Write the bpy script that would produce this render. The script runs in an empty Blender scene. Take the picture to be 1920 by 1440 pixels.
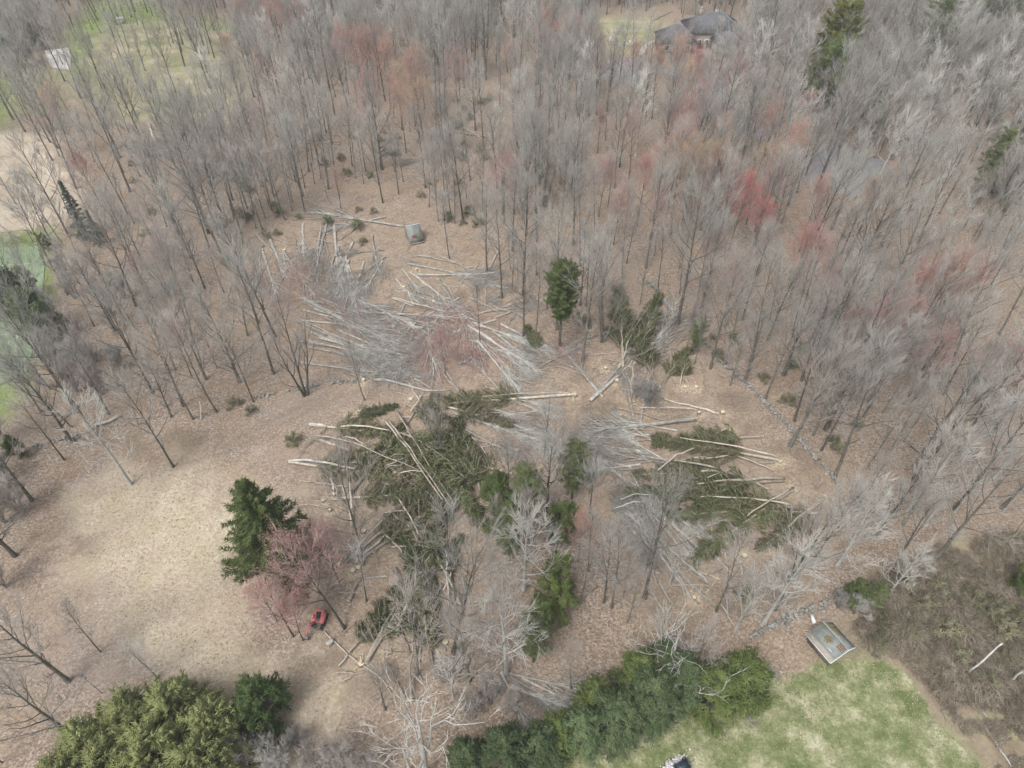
import bpy, math, random
import numpy as np
from math import radians, sin, cos, pi, tan

# ------------------------------------------------------------------ camera, sky, sun, exposure
scene = bpy.context.scene
COL = scene.collection
CAM_H = 75.0
PITCH = 44.0
FPX = 1280.0
cam_d = bpy.data.cameras.new("camera")
cam_d.sensor_width = 36.0
cam_d.lens = 36.0 * FPX / 1920.0
cam_d.clip_start = 1.0
cam_d.clip_end = 6000.0
cam = bpy.data.objects.new("camera", cam_d)
cam.location = (0, 0, CAM_H)
cam.rotation_euler = (radians(90 - PITCH), 0, 0)
COL.objects.link(cam)
scene.camera = cam

SUN_EL, SUN_AZ = 58.0, 215.0
world = bpy.data.worlds.new("World")
scene.world = world
world.use_nodes = True
wn = world.node_tree
wn.nodes.clear()
sky = wn.nodes.new("ShaderNodeTexSky")
sky.sky_type = 'NISHITA'
sky.sun_disc = False
sky.sun_elevation = radians(SUN_EL)
sky.sun_rotation = radians(SUN_AZ)
sky.air_density = 1.0
sky.dust_density = 6.0
sky.ozone_density = 0.6
hsv = wn.nodes.new("ShaderNodeHueSaturation")
hsv.inputs['Saturation'].default_value = 0.42
bg = wn.nodes.new("ShaderNodeBackground")
bg.inputs[1].default_value = 0.15
wo = wn.nodes.new("ShaderNodeOutputWorld")
wn.links.new(sky.outputs[0], hsv.inputs['Color'])
wn.links.new(hsv.outputs[0], bg.inputs[0])
wn.links.new(bg.outputs[0], wo.inputs[0])

sun_d = bpy.data.lights.new("sun", 'SUN')
sun_d.energy = 1.3
sun_d.angle = radians(20)
sun_d.color = (1.0, 0.995, 0.975)
sun = bpy.data.objects.new("sun", sun_d)
sun.rotation_euler = (radians(90 - SUN_EL), 0, radians(180 - SUN_AZ))
COL.objects.link(sun)

scene.view_settings.view_transform = 'Standard'
scene.view_settings.look = 'None'
scene.view_settings.exposure = 0.30
scene.view_settings.gamma = 1.0
scene.view_settings.use_curve_mapping = False
scene.cycles.max_bounces = 4
scene.cycles.diffuse_bounces = 2
scene.cycles.glossy_bounces = 1
scene.cycles.transmission_bounces = 2
scene.cycles.volume_bounces = 0
scene.cycles.use_denoising = True
scene.cycles.denoiser = 'OPENIMAGEDENOISE'
scene.cycles.denoising_input_passes = 'RGB_ALBEDO_NORMAL'
scene.cycles.denoising_prefilter = 'NONE'

SP, CP = sin(radians(PITCH)), cos(radians(PITCH))


def G(px, py, z=0.0):
    """Ground point (or the point at height z) seen at a pixel of the 1920x1440 photograph."""
    u = (px - 960.0) / FPX
    v = (720.0 - py) / FPX
    f = CP + v * SP
    d = SP - v * CP
    h = CAM_H - z
    return (h * u / d, h * f / d)


def unproj(x, y, z):
    f = y * CP + (CAM_H - z) * SP
    v = y * SP - (CAM_H - z) * CP
    return (960 + FPX * x / f, 720 - FPX * v / f)


rng = np.random.default_rng(11)
random.seed(5)

# ------------------------------------------------------------------ materials


def new_mat(name):
    m = bpy.data.materials.new(name)
    m.use_nodes = True
    nt = m.node_tree
    nt.nodes.clear()
    out = nt.nodes.new("ShaderNodeOutputMaterial")
    b = nt.nodes.new("ShaderNodeBsdfPrincipled")
    b.inputs['Roughness'].default_value = 0.85
    b.inputs['Specular IOR Level'].default_value = 0.2
    nt.links.new(b.outputs[0], out.inputs[0])
    return m, nt, b


def ramp_node(nt, cols, fac=None, interp='LINEAR'):
    r = nt.nodes.new("ShaderNodeValToRGB")
    r.color_ramp.interpolation = interp
    el = r.color_ramp.elements
    while len(el) < len(cols):
        el.new(0.5)
    for e, (p, c) in zip(el, cols):
        e.position = p
        e.color = (c[0], c[1], c[2], 1)
    if fac is not None:
        nt.links.new(fac, r.inputs[0])
    return r


def noise_node(nt, vec, scale, detail=3, rough=0.6):
    n = nt.nodes.new("ShaderNodeTexNoise")
    n.inputs['Scale'].default_value = scale
    n.inputs['Detail'].default_value = detail
    n.inputs['Roughness'].default_value = rough
    if vec is not None:
        nt.links.new(vec, n.inputs['Vector'])
    return n


def math_node(nt, op, a, b=None, clamp=False):
    n = nt.nodes.new("ShaderNodeMath")
    n.operation = op
    n.use_clamp = clamp
    for i, v in enumerate((a, b)):
        if v is None:
            continue
        if isinstance(v, (int, float)):
            n.inputs[i].default_value = v
        else:
            nt.links.new(v, n.inputs[i])
    return n.outputs[0]


def mix_node(nt, fac, a, b, blend='MIX'):
    n = nt.nodes.new("ShaderNodeMix")
    n.data_type = 'RGBA'
    n.blend_type = blend
    for sock, v in ((n.inputs[0], fac), (n.inputs[6], a), (n.inputs[7], b)):
        if isinstance(v, (int, float)):
            sock.default_value = v
        elif isinstance(v, tuple):
            sock.default_value = (v[0], v[1], v[2], 1)
        else:
            nt.links.new(v, sock)
    return n.outputs[2]


def simple_mat(name, c1, c2, scale=3.0, rough=0.85, rnd=0.0, trans=0.0, metal=0.0, detail=3, spec=0.2):
    """Two tone noise material, optional brightness change from one object to the next."""
    m, nt, b = new_mat(name)
    g = nt.nodes.new("ShaderNodeNewGeometry")
    n = noise_node(nt, g.outputs['Position'], scale, detail)
    r = ramp_node(nt, [(0.3, c1), (0.7, c2)], n.outputs[0])
    col = r.outputs[0]
    if rnd:
        oi = nt.nodes.new("ShaderNodeObjectInfo")
        mr = nt.nodes.new("ShaderNodeMapRange")
        mr.inputs[3].default_value = 1 - rnd
        mr.inputs[4].default_value = 1 + rnd
        nt.links.new(oi.outputs['Random'], mr.inputs[0])
        h = nt.nodes.new("ShaderNodeHueSaturation")
        nt.links.new(mr.outputs[0], h.inputs['Value'])
        nt.links.new(col, h.inputs['Color'])
        col = h.outputs[0]
    nt.links.new(col, b.inputs['Base Color'])
    b.inputs['Roughness'].default_value = rough
    b.inputs['Metallic'].default_value = metal
    b.inputs['Specular IOR Level'].default_value = spec
    if trans:
        tr = nt.nodes.new("ShaderNodeBsdfTranslucent")
        nt.links.new(col, tr.inputs[0])
        mx = nt.nodes.new("ShaderNodeMixShader")
        mx.inputs[0].default_value = trans
        nt.links.new(b.outputs[0], mx.inputs[1])
        nt.links.new(tr.outputs[0], mx.inputs[2])
        nt.links.new(mx.outputs[0], nt.nodes['Material Output'].inputs[0])
    return m


M = {}
M['bark'] = simple_mat("grey_brown_bark", (0.085, 0.081, 0.070), (0.185, 0.175, 0.155), 2.5, rnd=0.4)
M['bark_green'] = simple_mat("lichen_bark", (0.11, 0.11, 0.09), (0.23, 0.23, 0.195), 2.0, rnd=0.25)
M['bark_pale'] = simple_mat("pale_bark", (0.31, 0.305, 0.28), (0.53, 0.525, 0.49), 1.4, rnd=0.15)
M['twig'] = simple_mat("grey_twigs", (0.235, 0.230, 0.208), (0.385, 0.378, 0.35), 0.35, rnd=0.26)
M['twig_mauve'] = simple_mat("mauve_twigs", (0.265, 0.238, 0.215), (0.385, 0.355, 0.33), 0.35, rnd=0.22)
M['twig_pale'] = simple_mat("pale_twigs", (0.36, 0.355, 0.32), (0.58, 0.57, 0.53), 0.5, rnd=0.15)
M['twig_lying'] = simple_mat("lying_branches", (0.20, 0.192, 0.175), (0.46, 0.45, 0.42), 0.9, rnd=0.2)
M['twig_pink'] = simple_mat("pinkish_twigs", (0.33, 0.215, 0.195), (0.43, 0.33, 0.30), 0.35, rnd=0.12)
M['bud_red'] = simple_mat("red_buds", (0.46, 0.17, 0.15), (0.60, 0.28, 0.25), 0.4, rnd=0.15)
M['bud_crimson'] = simple_mat("crimson_buds", (0.50, 0.085, 0.095), (0.62, 0.165, 0.16), 0.4, rnd=0.1)
M['bud_orange'] = simple_mat("orange_buds", (0.50, 0.25, 0.155), (0.60, 0.36, 0.25), 0.4, rnd=0.12)
M['bud_yellow'] = simple_mat("yellow_buds", (0.46, 0.34, 0.18), (0.56, 0.45, 0.27), 0.4, rnd=0.1)
M['bud_pink'] = simple_mat("pink_buds", (0.46, 0.25, 0.23), (0.56, 0.36, 0.335), 0.4, rnd=0.12)
M['wood_cut'] = simple_mat("fresh_cut_wood", (0.50, 0.41, 0.28), (0.72, 0.62, 0.46), 6.0)
M['log_brown'] = simple_mat("brown_log_bark", (0.20, 0.165, 0.13), (0.39, 0.335, 0.27), 2.2, rnd=0.3)
M['log_pale'] = simple_mat("pale_peeled_log", (0.32, 0.285, 0.23), (0.54, 0.49, 0.415), 1.8, rnd=0.24)
M['log_grey'] = simple_mat("grey_log_bark", (0.21, 0.20, 0.178), (0.43, 0.42, 0.38), 1.6, rnd=0.28)
M['needle'] = simple_mat("spruce_needles", (0.088, 0.118, 0.048), (0.205, 0.235, 0.10), 0.5, rnd=0.25, trans=0.25)
M['needle_olive'] = simple_mat("wilting_needles", (0.15, 0.155, 0.080), (0.29, 0.285, 0.16), 0.5, rnd=0.25, trans=0.25)
M['needle_tan'] = simple_mat("bare_bough_twigs", (0.25, 0.225, 0.16), (0.42, 0.385, 0.29), 0.6, rnd=0.15)
M['pine'] = simple_mat("pine_needles", (0.085, 0.125, 0.045), (0.20, 0.25, 0.095), 0.7, rnd=0.12, trans=0.25)
M['pine_pale'] = simple_mat("pale_pine_needles", (0.130, 0.170, 0.072), (0.215, 0.250, 0.115), 0.7, rnd=0.12, trans=0.2)
M['pine_yellow'] = simple_mat("yellow_green_needles", (0.150, 0.175, 0.040), (0.26, 0.27, 0.075), 0.8, rnd=0.1, trans=0.2)
M['hemlock'] = simple_mat("hemlock_needles", (0.070, 0.115, 0.050), (0.215, 0.28, 0.14), 0.8, rnd=0.25, trans=0.25)
M['hemlock_yellow'] = simple_mat("yellow_green_hemlock_needles", (0.11, 0.16, 0.045), (0.28, 0.34, 0.12), 0.8, rnd=0.15, trans=0.25)  # yellow-green foliage colour of the lighter hemlocks and the cedars
M['plume'] = simple_mat("feathery_evergreen", (0.18, 0.22, 0.08), (0.43, 0.45, 0.20), 0.9, rnd=0.18, trans=0.25)
M['blue_spruce'] = simple_mat("blue_green_needles", (0.10, 0.14, 0.11), (0.20, 0.245, 0.20), 0.8, rnd=0.1, trans=0.1)
M['dark_green'] = simple_mat("dark_evergreen_leaves", (0.050, 0.090, 0.032), (0.13, 0.18, 0.065), 0.8, rnd=0.1, trans=0.15)
M['olive'] = simple_mat("olive_shrub_leaves", (0.24, 0.235, 0.14), (0.38, 0.37, 0.24), 0.8, rnd=0.25, trans=0.25)
M['bramble'] = simple_mat("brown_bramble", (0.20, 0.165, 0.12), (0.50, 0.44, 0.35), 1.2, detail=5)
M['leaf_litter'] = simple_mat("dry_leaves", (0.34, 0.26, 0.18), (0.60, 0.51, 0.40), 2.5)
M['stick'] = simple_mat("weathered_sticks", (0.24, 0.20, 0.16), (0.48, 0.42, 0.35), 0.3)
M['stone'] = simple_mat("lichen_stone", (0.16, 0.155, 0.14), (0.385, 0.38, 0.35), 1.3, detail=5)
M['stone_dark'] = simple_mat("mossy_stone", (0.14, 0.15, 0.13), (0.36, 0.38, 0.35), 1.0, detail=5)
M['gravel'] = simple_mat("pale_gravel", (0.42, 0.42, 0.42), (0.75, 0.74, 0.72), 6.0, detail=4)
M['asphalt'] = simple_mat("worn_asphalt", (0.21, 0.215, 0.225), (0.29, 0.295, 0.305), 0.5, detail=6)
M['court'] = simple_mat("green_sports_court", (0.19, 0.26, 0.15), (0.27, 0.345, 0.23), 0.12, detail=4, rough=0.8)
M['court_line'] = simple_mat("court_line_paint", (0.55, 0.64, 0.52), (0.62, 0.70, 0.60), 2.0)
M['pool'] = simple_mat("pool_water", (0.13, 0.30, 0.42), (0.20, 0.38, 0.50), 0.6, rough=0.15, spec=0.5)
M['patio'] = simple_mat("pale_paving", (0.42, 0.41, 0.39), (0.60, 0.58, 0.55), 1.0, detail=5)
M['shingle'] = simple_mat("grey_shingles", (0.095, 0.098, 0.105), (0.17, 0.175, 0.185), 1.2, detail=6)
M['shingle_edge'] = simple_mat("ridge_cap", (0.20, 0.205, 0.215), (0.28, 0.285, 0.295), 1.2)
M['house_wall'] = simple_mat("stone_brown_siding", (0.26, 0.215, 0.18), (0.40, 0.35, 0.31), 1.5, detail=5)
M['glass'] = simple_mat("dark_window_glass", (0.03, 0.035, 0.04), (0.06, 0.065, 0.07), 1.0, rough=0.1, spec=0.5)
M['trim'] = simple_mat("white_trim", (0.68, 0.68, 0.66), (0.80, 0.80, 0.78), 3.0, rough=0.6)
M['roof_moss'] = simple_mat("grey_green_roofing", (0.155, 0.18, 0.168), (0.285, 0.31, 0.295), 1.6, detail=6)
M['roof_tan'] = simple_mat("weathered_roof_edge", (0.27, 0.25, 0.215), (0.40, 0.375, 0.335), 2.5, detail=4)
M['metal_edge'] = simple_mat("pale_metal_edge", (0.52, 0.53, 0.58), (0.70, 0.71, 0.74), 2.0, rough=0.5)
M['board'] = simple_mat("weathered_boards", (0.16, 0.14, 0.115), (0.30, 0.27, 0.23), 4.0, detail=5)
M['board_pale'] = simple_mat("bare_battens", (0.42, 0.34, 0.26), (0.56, 0.47, 0.37), 4.0)
M['dark'] = simple_mat("hole_shade_and_dark_post", (0.015, 0.012, 0.012), (0.03, 0.024, 0.022), 3.0)  # shade in the shed roof gap put into colour; also the dark box posts
M['maroon'] = simple_mat("dark_red_board", (0.16, 0.04, 0.045), (0.24, 0.07, 0.07), 3.0)
M['moss'] = simple_mat("moss_and_leaves", (0.10, 0.095, 0.035), (0.26, 0.20, 0.09), 5.0, detail=5)
M['red_paint'] = simple_mat("faded_red_paint", (0.52, 0.14, 0.135), (0.66, 0.25, 0.235), 1.2, rough=0.65, spec=0.3)
M['rubber'] = simple_mat("black_rubber", (0.02, 0.02, 0.022), (0.05, 0.05, 0.055), 8.0, rough=0.7)
M['steel'] = simple_mat("dull_steel", (0.14, 0.15, 0.17), (0.26, 0.27, 0.29), 5.0, rough=0.5, metal=0.4)
M['black_plastic'] = simple_mat("blue_black_panel", (0.025, 0.035, 0.055), (0.06, 0.075, 0.10), 4.0, rough=0.35, spec=0.5)
M['white'] = simple_mat("white_plastic", (0.75, 0.75, 0.74), (0.85, 0.85, 0.84), 2.0, rough=0.5)
M['black_metal'] = simple_mat("black_fence_metal", (0.03, 0.035, 0.035), (0.07, 0.075, 0.075), 4.0, rough=0.5)


# ------------------------------------------------------------------ mesh helpers
class MB:
    """Collects prisms, spikes, boxes and raw pieces and links them as ONE mesh object."""

    def __init__(self):
        self.v, self.f3, self.f4, self.n = [], [], [], 0

    def raw(self, v, f3=None, f4=None):
        v = np.asarray(v, float).reshape(-1, 3)
        self.v.append(v)
        if f3 is not None and len(f3):
            self.f3.append(np.asarray(f3, int).reshape(-1, 3) + self.n)
        if f4 is not None and len(f4):
            self.f4.append(np.asarray(f4, int).reshape(-1, 4) + self.n)
        self.n += len(v)

    @staticmethod
    def frames(d):
        d = d / np.maximum(np.linalg.norm(d, axis=1, keepdims=True), 1e-9)
        ref = np.tile(np.array([[0.0, 0, 1.0]]), (len(d), 1))
        ref[np.abs(d[:, 2]) > 0.8] = (1.0, 0, 0)
        a = np.cross(d, ref)
        a /= np.maximum(np.linalg.norm(a, axis=1, keepdims=True), 1e-9)
        b = np.cross(d, a)
        return a, b

    def prisms(self, p0, p1, r0, r1, sides=4):
        p0, p1 = np.asarray(p0, float).reshape(-1, 3), np.asarray(p1, float).reshape(-1, 3)
        n = len(p0)
        if not n:
            return
        r0 = np.broadcast_to(np.asarray(r0, float), (n,))
        r1 = np.broadcast_to(np.asarray(r1, float), (n,))
        a, b = self.frames(p1 - p0)
        th = np.arange(sides) * 2 * pi / sides
        ring = a[:, None, :] * np.cos(th)[None, :, None] + b[:, None, :] * np.sin(th)[None, :, None]
        v = np.concatenate([p0[:, None] + ring * r0[:, None, None], p1[:, None] + ring * r1[:, None, None]], 1).reshape(-1, 3)
        k = np.arange(sides)
        f = np.stack([k, (k + 1) % sides, (k + 1) % sides + sides, k + sides], 1)
        f = (f[None] + (np.arange(n) * 2 * sides)[:, None, None]).reshape(-1, 4)
        self.raw(v, f4=f)

    def spikes(self, p0, p1, r):
        p0, p1 = np.asarray(p0, float).reshape(-1, 3), np.asarray(p1, float).reshape(-1, 3)
        n = len(p0)
        if not n:
            return
        r = np.broadcast_to(np.asarray(r, float), (n,))
        a, b = self.frames(p1 - p0)
        th = np.arange(3) * 2 * pi / 3
        ring = a[:, None, :] * np.cos(th)[None, :, None] + b[:, None, :] * np.sin(th)[None, :, None]
        v = np.concatenate([p0[:, None] + ring * r[:, None, None], p1[:, None]], 1).reshape(-1, 3)
        f = np.array([[0, 1, 3], [1, 2, 3], [2, 0, 3]])
        f = (f[None] + (np.arange(n) * 4)[:, None, None]).reshape(-1, 3)
        self.raw(v, f3=f)

    def tube(self, pts, rad, sides=7, cap=False):
        pts = np.asarray(pts, float)
        n = len(pts)
        rad = np.broadcast_to(np.asarray(rad, float), (n,))
        d = np.gradient(pts, axis=0)
        a, b = self.frames(d)
        for i in range(1, n):                     # keep the rings from twisting
            if np.dot(a[i], a[i - 1]) < 0:
                a[i], b[i] = -a[i], -b[i]
        th = np.arange(sides) * 2 * pi / sides
        ring = a[:, None, :] * np.cos(th)[None, :, None] + b[:, None, :] * np.sin(th)[None, :, None]
        v = (pts[:, None] + ring * rad[:, None, None]).reshape(-1, 3)
        k = np.arange(sides)
        f = np.stack([k, (k + 1) % sides, (k + 1) % sides + sides, k + sides], 1)
        f = (f[None] + (np.arange(n - 1) * sides)[:, None, None]).reshape(-1, 4)
        f3 = []
        if cap:
            v = np.concatenate([v, pts[:1], pts[-1:]])
            c0, c1 = n * sides, n * sides + 1
            for q in range(sides):
                f3.append((c0, (q + 1) % sides, q))
                f3.append((c1, (n - 1) * sides + q, (n - 1) * sides + (q + 1) % sides))
        self.raw(v, f3=f3, f4=f)

    def box(self, c, s, rz=0.0, rx=0.0, ry=0.0, taper=1.0):
        x, y, z = s[0] / 2, s[1] / 2, s[2] / 2
        v = np.array([(-x, -y, -z), (x, -y, -z), (x, y, -z), (-x, y, -z), (-x * taper, -y * taper, z), (x * taper, -y * taper, z), (x * taper, y * taper, z), (-x * taper, y * taper, z)])
        R = np.array(rotm(rx, ry, rz))
        v = v @ R.T + np.asarray(c, float)
        self.raw(v, f4=[(0, 3, 2, 1), (4, 5, 6, 7), (0, 1, 5, 4), (1, 2, 6, 5), (2, 3, 7, 6), (3, 0, 4, 7)])

    def mesh(self, name, m, smooth=False):
        me = bpy.data.meshes.new(name)
        v = np.concatenate(self.v) if self.v else np.zeros((0, 3))
        f3 = np.concatenate(self.f3) if self.f3 else np.zeros((0, 3), int)
        f4 = np.concatenate(self.f4) if self.f4 else np.zeros((0, 4), int)
        me.vertices.add(len(v))
        me.vertices.foreach_set("co", v.astype(np.float32).ravel())
        loops = np.concatenate([f3.ravel(), f4.ravel()])
        me.loops.add(len(loops))
        me.loops.foreach_set("vertex_index", loops.astype(np.int32))
        tot = np.concatenate([np.full(len(f3), 3), np.full(len(f4), 4)]).astype(np.int32)
        st = np.concatenate([[0], np.cumsum(tot)[:-1]]).astype(np.int32) if len(tot) else np.zeros(0, np.int32)
        me.polygons.add(len(tot))
        me.polygons.foreach_set("loop_start", st)
        me.polygons.foreach_set("loop_total", tot)
        me.update(calc_edges=True)
        me.validate(clean_customdata=False)
        if smooth:
            me.polygons.foreach_set("use_smooth", np.ones(len(me.polygons), bool))
        me.materials.append(m)
        return me

    def build(self, name, m, parent=None, smooth=False, loc=None):
        o = bpy.data.objects.new(name, self.mesh(name, m, smooth))
        COL.objects.link(o)
        if parent is not None:
            o.parent = parent
        if loc is not None:
            o.location = loc
        return o


def rotm(rx, ry, rz):
    cx, sx, cy, sy, cz, sz = cos(rx), sin(rx), cos(ry), sin(ry), cos(rz), sin(rz)
    return [[cz * cy, cz * sy * sx - sz * cx, cz * sy * cx + sz * sx], [sz * cy, sz * sy * sx + cz * cx, sz * sy * cx - cz * sx], [-sy, cy * sx, cy * cx]]


def blob(mb, c, s, seed=0, sub=1):
    """A lumpy stone."""
    r = np.random.default_rng(seed)
    v = np.array([(0, 0, 1), (0.89, 0, 0.45), (0.28, 0.85, 0.45), (-0.72, 0.53, 0.45), (-0.72, -0.53, 0.45), (0.28, -0.85, 0.45), (0.72, 0.53, -0.45), (-0.28, 0.85, -0.45), (-0.89, 0, -0.45), (-0.28, -0.85, -0.45), (0.72, -0.53, -0.45), (0, 0, -1)])
    f = [(0, 1, 2), (0, 2, 3), (0, 3, 4), (0, 4, 5), (0, 5, 1), (1, 6, 2), (2, 7, 3), (3, 8, 4), (4, 9, 5), (5, 10, 1), (6, 7, 2), (7, 8, 3), (8, 9, 4), (9, 10, 5), (10, 6, 1), (11, 7, 6), (11, 8, 7), (11, 9, 8), (11, 10, 9), (11, 6, 10)]
    v = v * (0.75 + 0.5 * r.random((12, 1)))
    v = v @ np.array(rotm(r.random() * 6, r.random() * 6, r.random() * 6)).T
    mb.raw(v * np.asarray(s) + np.asarray(c), f3=f)


def empty(name, x, y, rz=0.0, z=0.0):
    o = bpy.data.objects.new(name, None)
    o.empty_display_size = 0.5
    o.location = (x, y, z)
    o.rotation_euler = (0, 0, rz)
    COL.objects.link(o)
    return o


REG = []      # (object, description, category, group, x, y): labels are finished at the end


def reg(o, desc, cat, group=None, x=None, y=None):
    o['category'] = cat
    if group:
        o['group'] = group
    REG.append((o, desc, o.location.x if x is None else x, o.location.y if y is None else y))
    return o


def tag(o, label, cat, group=None):
    o['label'] = label
    o['category'] = cat
    if group:
        o['group'] = group
    return o


def structure(o):
    o['kind'] = 'structure'
    return o


def copy_tree(root, x, y, rz=0.0, s=(1, 1, 1), z=0.0, lean=(0, 0)):
    c = root.copy()
    COL.objects.link(c)
    for k in ('label', 'category', 'group'):
        if k in c:
            del c[k]
    c.location = (x, y, z)
    c.rotation_euler = (lean[0], lean[1], rz)
    c.scale = s
    for ch in root.children:
        d = ch.copy()
        COL.objects.link(d)
        d.parent = c
    return c


# ------------------------------------------------------------------ growing trees
def unit(v):
    return v / max(np.linalg.norm(v), 1e-9)


def curve(p, d, L, n, curl, up, r):
    pts = [np.array(p, float)]
    d = unit(np.array(d, float))
    for i in range(n):
        d = unit(d + r.normal(0, curl, 3) + np.array([0, 0, up]))
        pts.append(pts[-1] + d * L / n)
    return np.array(pts)


def at(pts, t):
    t = min(max(t, 0), 0.9999) * (len(pts) - 1)
    i = int(t)
    return pts[i] + (pts[i + 1] - pts[i]) * (t - i), unit(pts[i + 1] - pts[i])


def side_dir(d, ang, az):
    ref = np.array([0, 0, 1.0]) if abs(d[2]) < 0.85 else np.array([1.0, 0, 0])
    a = unit(np.cross(d, ref))
    b = np.cross(d, a)
    return unit(d * cos(ang) + (a * cos(az) + b * sin(az)) * sin(ang))


def grow_bare(seed, H, r0, cs, spread, nl, ns, nt, limb=0.40, curl=0.075, twig_r=0.0145, wob=0.02, stems=1, limb_up=0.09, limb_curl=None, twig_len=1.5, low=0):
    """A leafless tree: (trunk and limbs, twigs, twig tips)."""
    r = np.random.default_rng(seed)
    wood, tw = MB(), MB()
    tips = []
    limb_curl = curl if limb_curl is None else limb_curl
    T0, T1, TR = [], [], []
    for sidx in range(stems):
        if stems > 1:
            az = 2 * pi * sidx / stems + r.uniform(-.4, .4)
            d0 = np.array([cos(az) * .20, sin(az) * .20, 1.0])
            h = H * r.uniform(.82, 1.0)
            base = np.array([cos(az) * r0 * .8, sin(az) * r0 * .8, -0.2])
            rr = r0 * r.uniform(.55, .8)
        else:
            d0, h, base, rr = np.array([r.normal(0, .02), r.normal(0, .02), 1.0]), H, np.array([0, 0, -0.2]), r0
        tp = curve(base, d0, h, 10, wob, 0.03, r)
        tr = rr * (1 - 0.88 * np.linspace(0, 1, 11) ** 0.9)
        tr[0] *= 1.35
        wood.tube(tp, tr, 7)
        N = max(3, nl // stems)
        gold = r.uniform(0, 6)
        for k in range(N + low):
            if k < N:
                tt = (k + r.random() * .8) / N
                t = cs + (0.98 - cs) * tt
                L = H * limb * (1 - 0.62 * tt) * r.uniform(.7, 1.15)
            else:
                tt = 0.0
                t = r.uniform(cs * .45, cs)
                L = H * limb * 0.35 * r.uniform(.5, 1)
            p, d = at(tp, t)
            gold += 2.4 + r.uniform(-.4, .4)
            ang = spread * (1 - 0.45 * tt) * r.uniform(.75, 1.25)
            ld = side_dir(d, ang, gold)
            lp = curve(p, ld, L, 6, limb_curl, limb_up, r)
            lr = max(.03, rr * (1 - 0.88 * t) * r.uniform(.42, .62))
            lrad = lr * (1 - .85 * np.linspace(0, 1, 7))
            wood.tube(lp, lrad, 4)
            for j in range(ns):
                u = 0.22 + 0.78 * (j + r.random()) / ns
                q, dd = at(lp, u)
                sl = L * .50 * (1 - .45 * u) * r.uniform(.6, 1.2)
                sd = side_dir(dd, r.uniform(.25, .65), r.uniform(0, 2 * pi))
                sp = curve(q, sd, sl, 3, limb_curl * 1.2, limb_up * .8, r)
                srad = max(.016, lr * (1 - .85 * u) * .55)
                tw.prisms(sp[:-1], sp[1:], srad * np.array([1, .8, .6]), srad * np.array([.8, .6, .4]), 3)
                for m in range(nt):
                    w = .15 + .85 * (m + r.random()) / nt
                    a, da = at(sp, w)
                    tl = twig_len * r.uniform(.7, 1.5)
                    td = side_dir(da, r.uniform(.12, .50), r.uniform(0, 2 * pi))
                    b = a + unit(td + np.array([0, 0, limb_up * 2.0])) * tl
                    T0.append(a); T1.append(b); TR.append(twig_r * 1.25)
                    for _ in range(2):
                        c = a + (b - a) * r.uniform(.2, .7)
                        e = c + unit(td + r.normal(0, .25, 3) + np.array([0, 0, limb_up])) * tl * r.uniform(.4, .8)
                        T0.append(c); T1.append(e); TR.append(twig_r)
                        tips.append(e)
                    tips.append(b)
    tw.spikes(np.array(T0), np.array(T1), np.array(TR))
    return wood, tw, np.array(tips)


def buds_mb(tips, r, size=.16, rad=.035, per=2, keep=1.0):
    mb = MB()
    t = tips[r.random(len(tips)) < keep]
    t = np.repeat(t, per, 0) + r.normal(0, .16, (len(t) * per, 3))
    d = r.normal(0, 1, (len(t), 3))
    d /= np.linalg.norm(d, axis=1, keepdims=True)
    mb.spikes(t, t + d * size, rad)
    return mb


def needle_sprays(mb, pts, r, n, wid, length, rad, droop=0.0, flat=0.35, fwd=0.55):
    """Foliage on both sides of a branch that follows pts."""
    t = r.random(n) ** 0.8
    idx = t * (len(pts) - 1)
    i = np.minimum(idx.astype(int), len(pts) - 2)
    fr = (idx - i)[:, None]
    p = pts[i] + (pts[i + 1] - pts[i]) * fr
    d = pts[i + 1] - pts[i]
    d /= np.maximum(np.linalg.norm(d, axis=1, keepdims=True), 1e-9)
    side = np.cross(d, np.array([0, 0, 1.0]))
    side /= np.maximum(np.linalg.norm(side, axis=1, keepdims=True), 1e-6)
    s = r.uniform(-1, 1, (n, 1)) * wid * (1.05 - 0.75 * t[:, None])
    p = p + side * s + np.array([0, 0, 1.0]) * (r.normal(0, flat * .25, (n, 1)) - droop * np.abs(s))
    dirn = d * fwd + side * np.sign(s) * r.uniform(.3, 1, (n, 1)) + r.normal(0, .28, (n, 3))
    dirn[:, 2] = dirn[:, 2] * flat - droop
    dirn /= np.maximum(np.linalg.norm(dirn, axis=1, keepdims=True), 1e-9)
    L = length * r.uniform(.6, 1.3, (n, 1))
    mb.spikes(p - dirn * L * .3, p + dirn * L * .7, rad * r.uniform(.7, 1.2, n))


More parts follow.
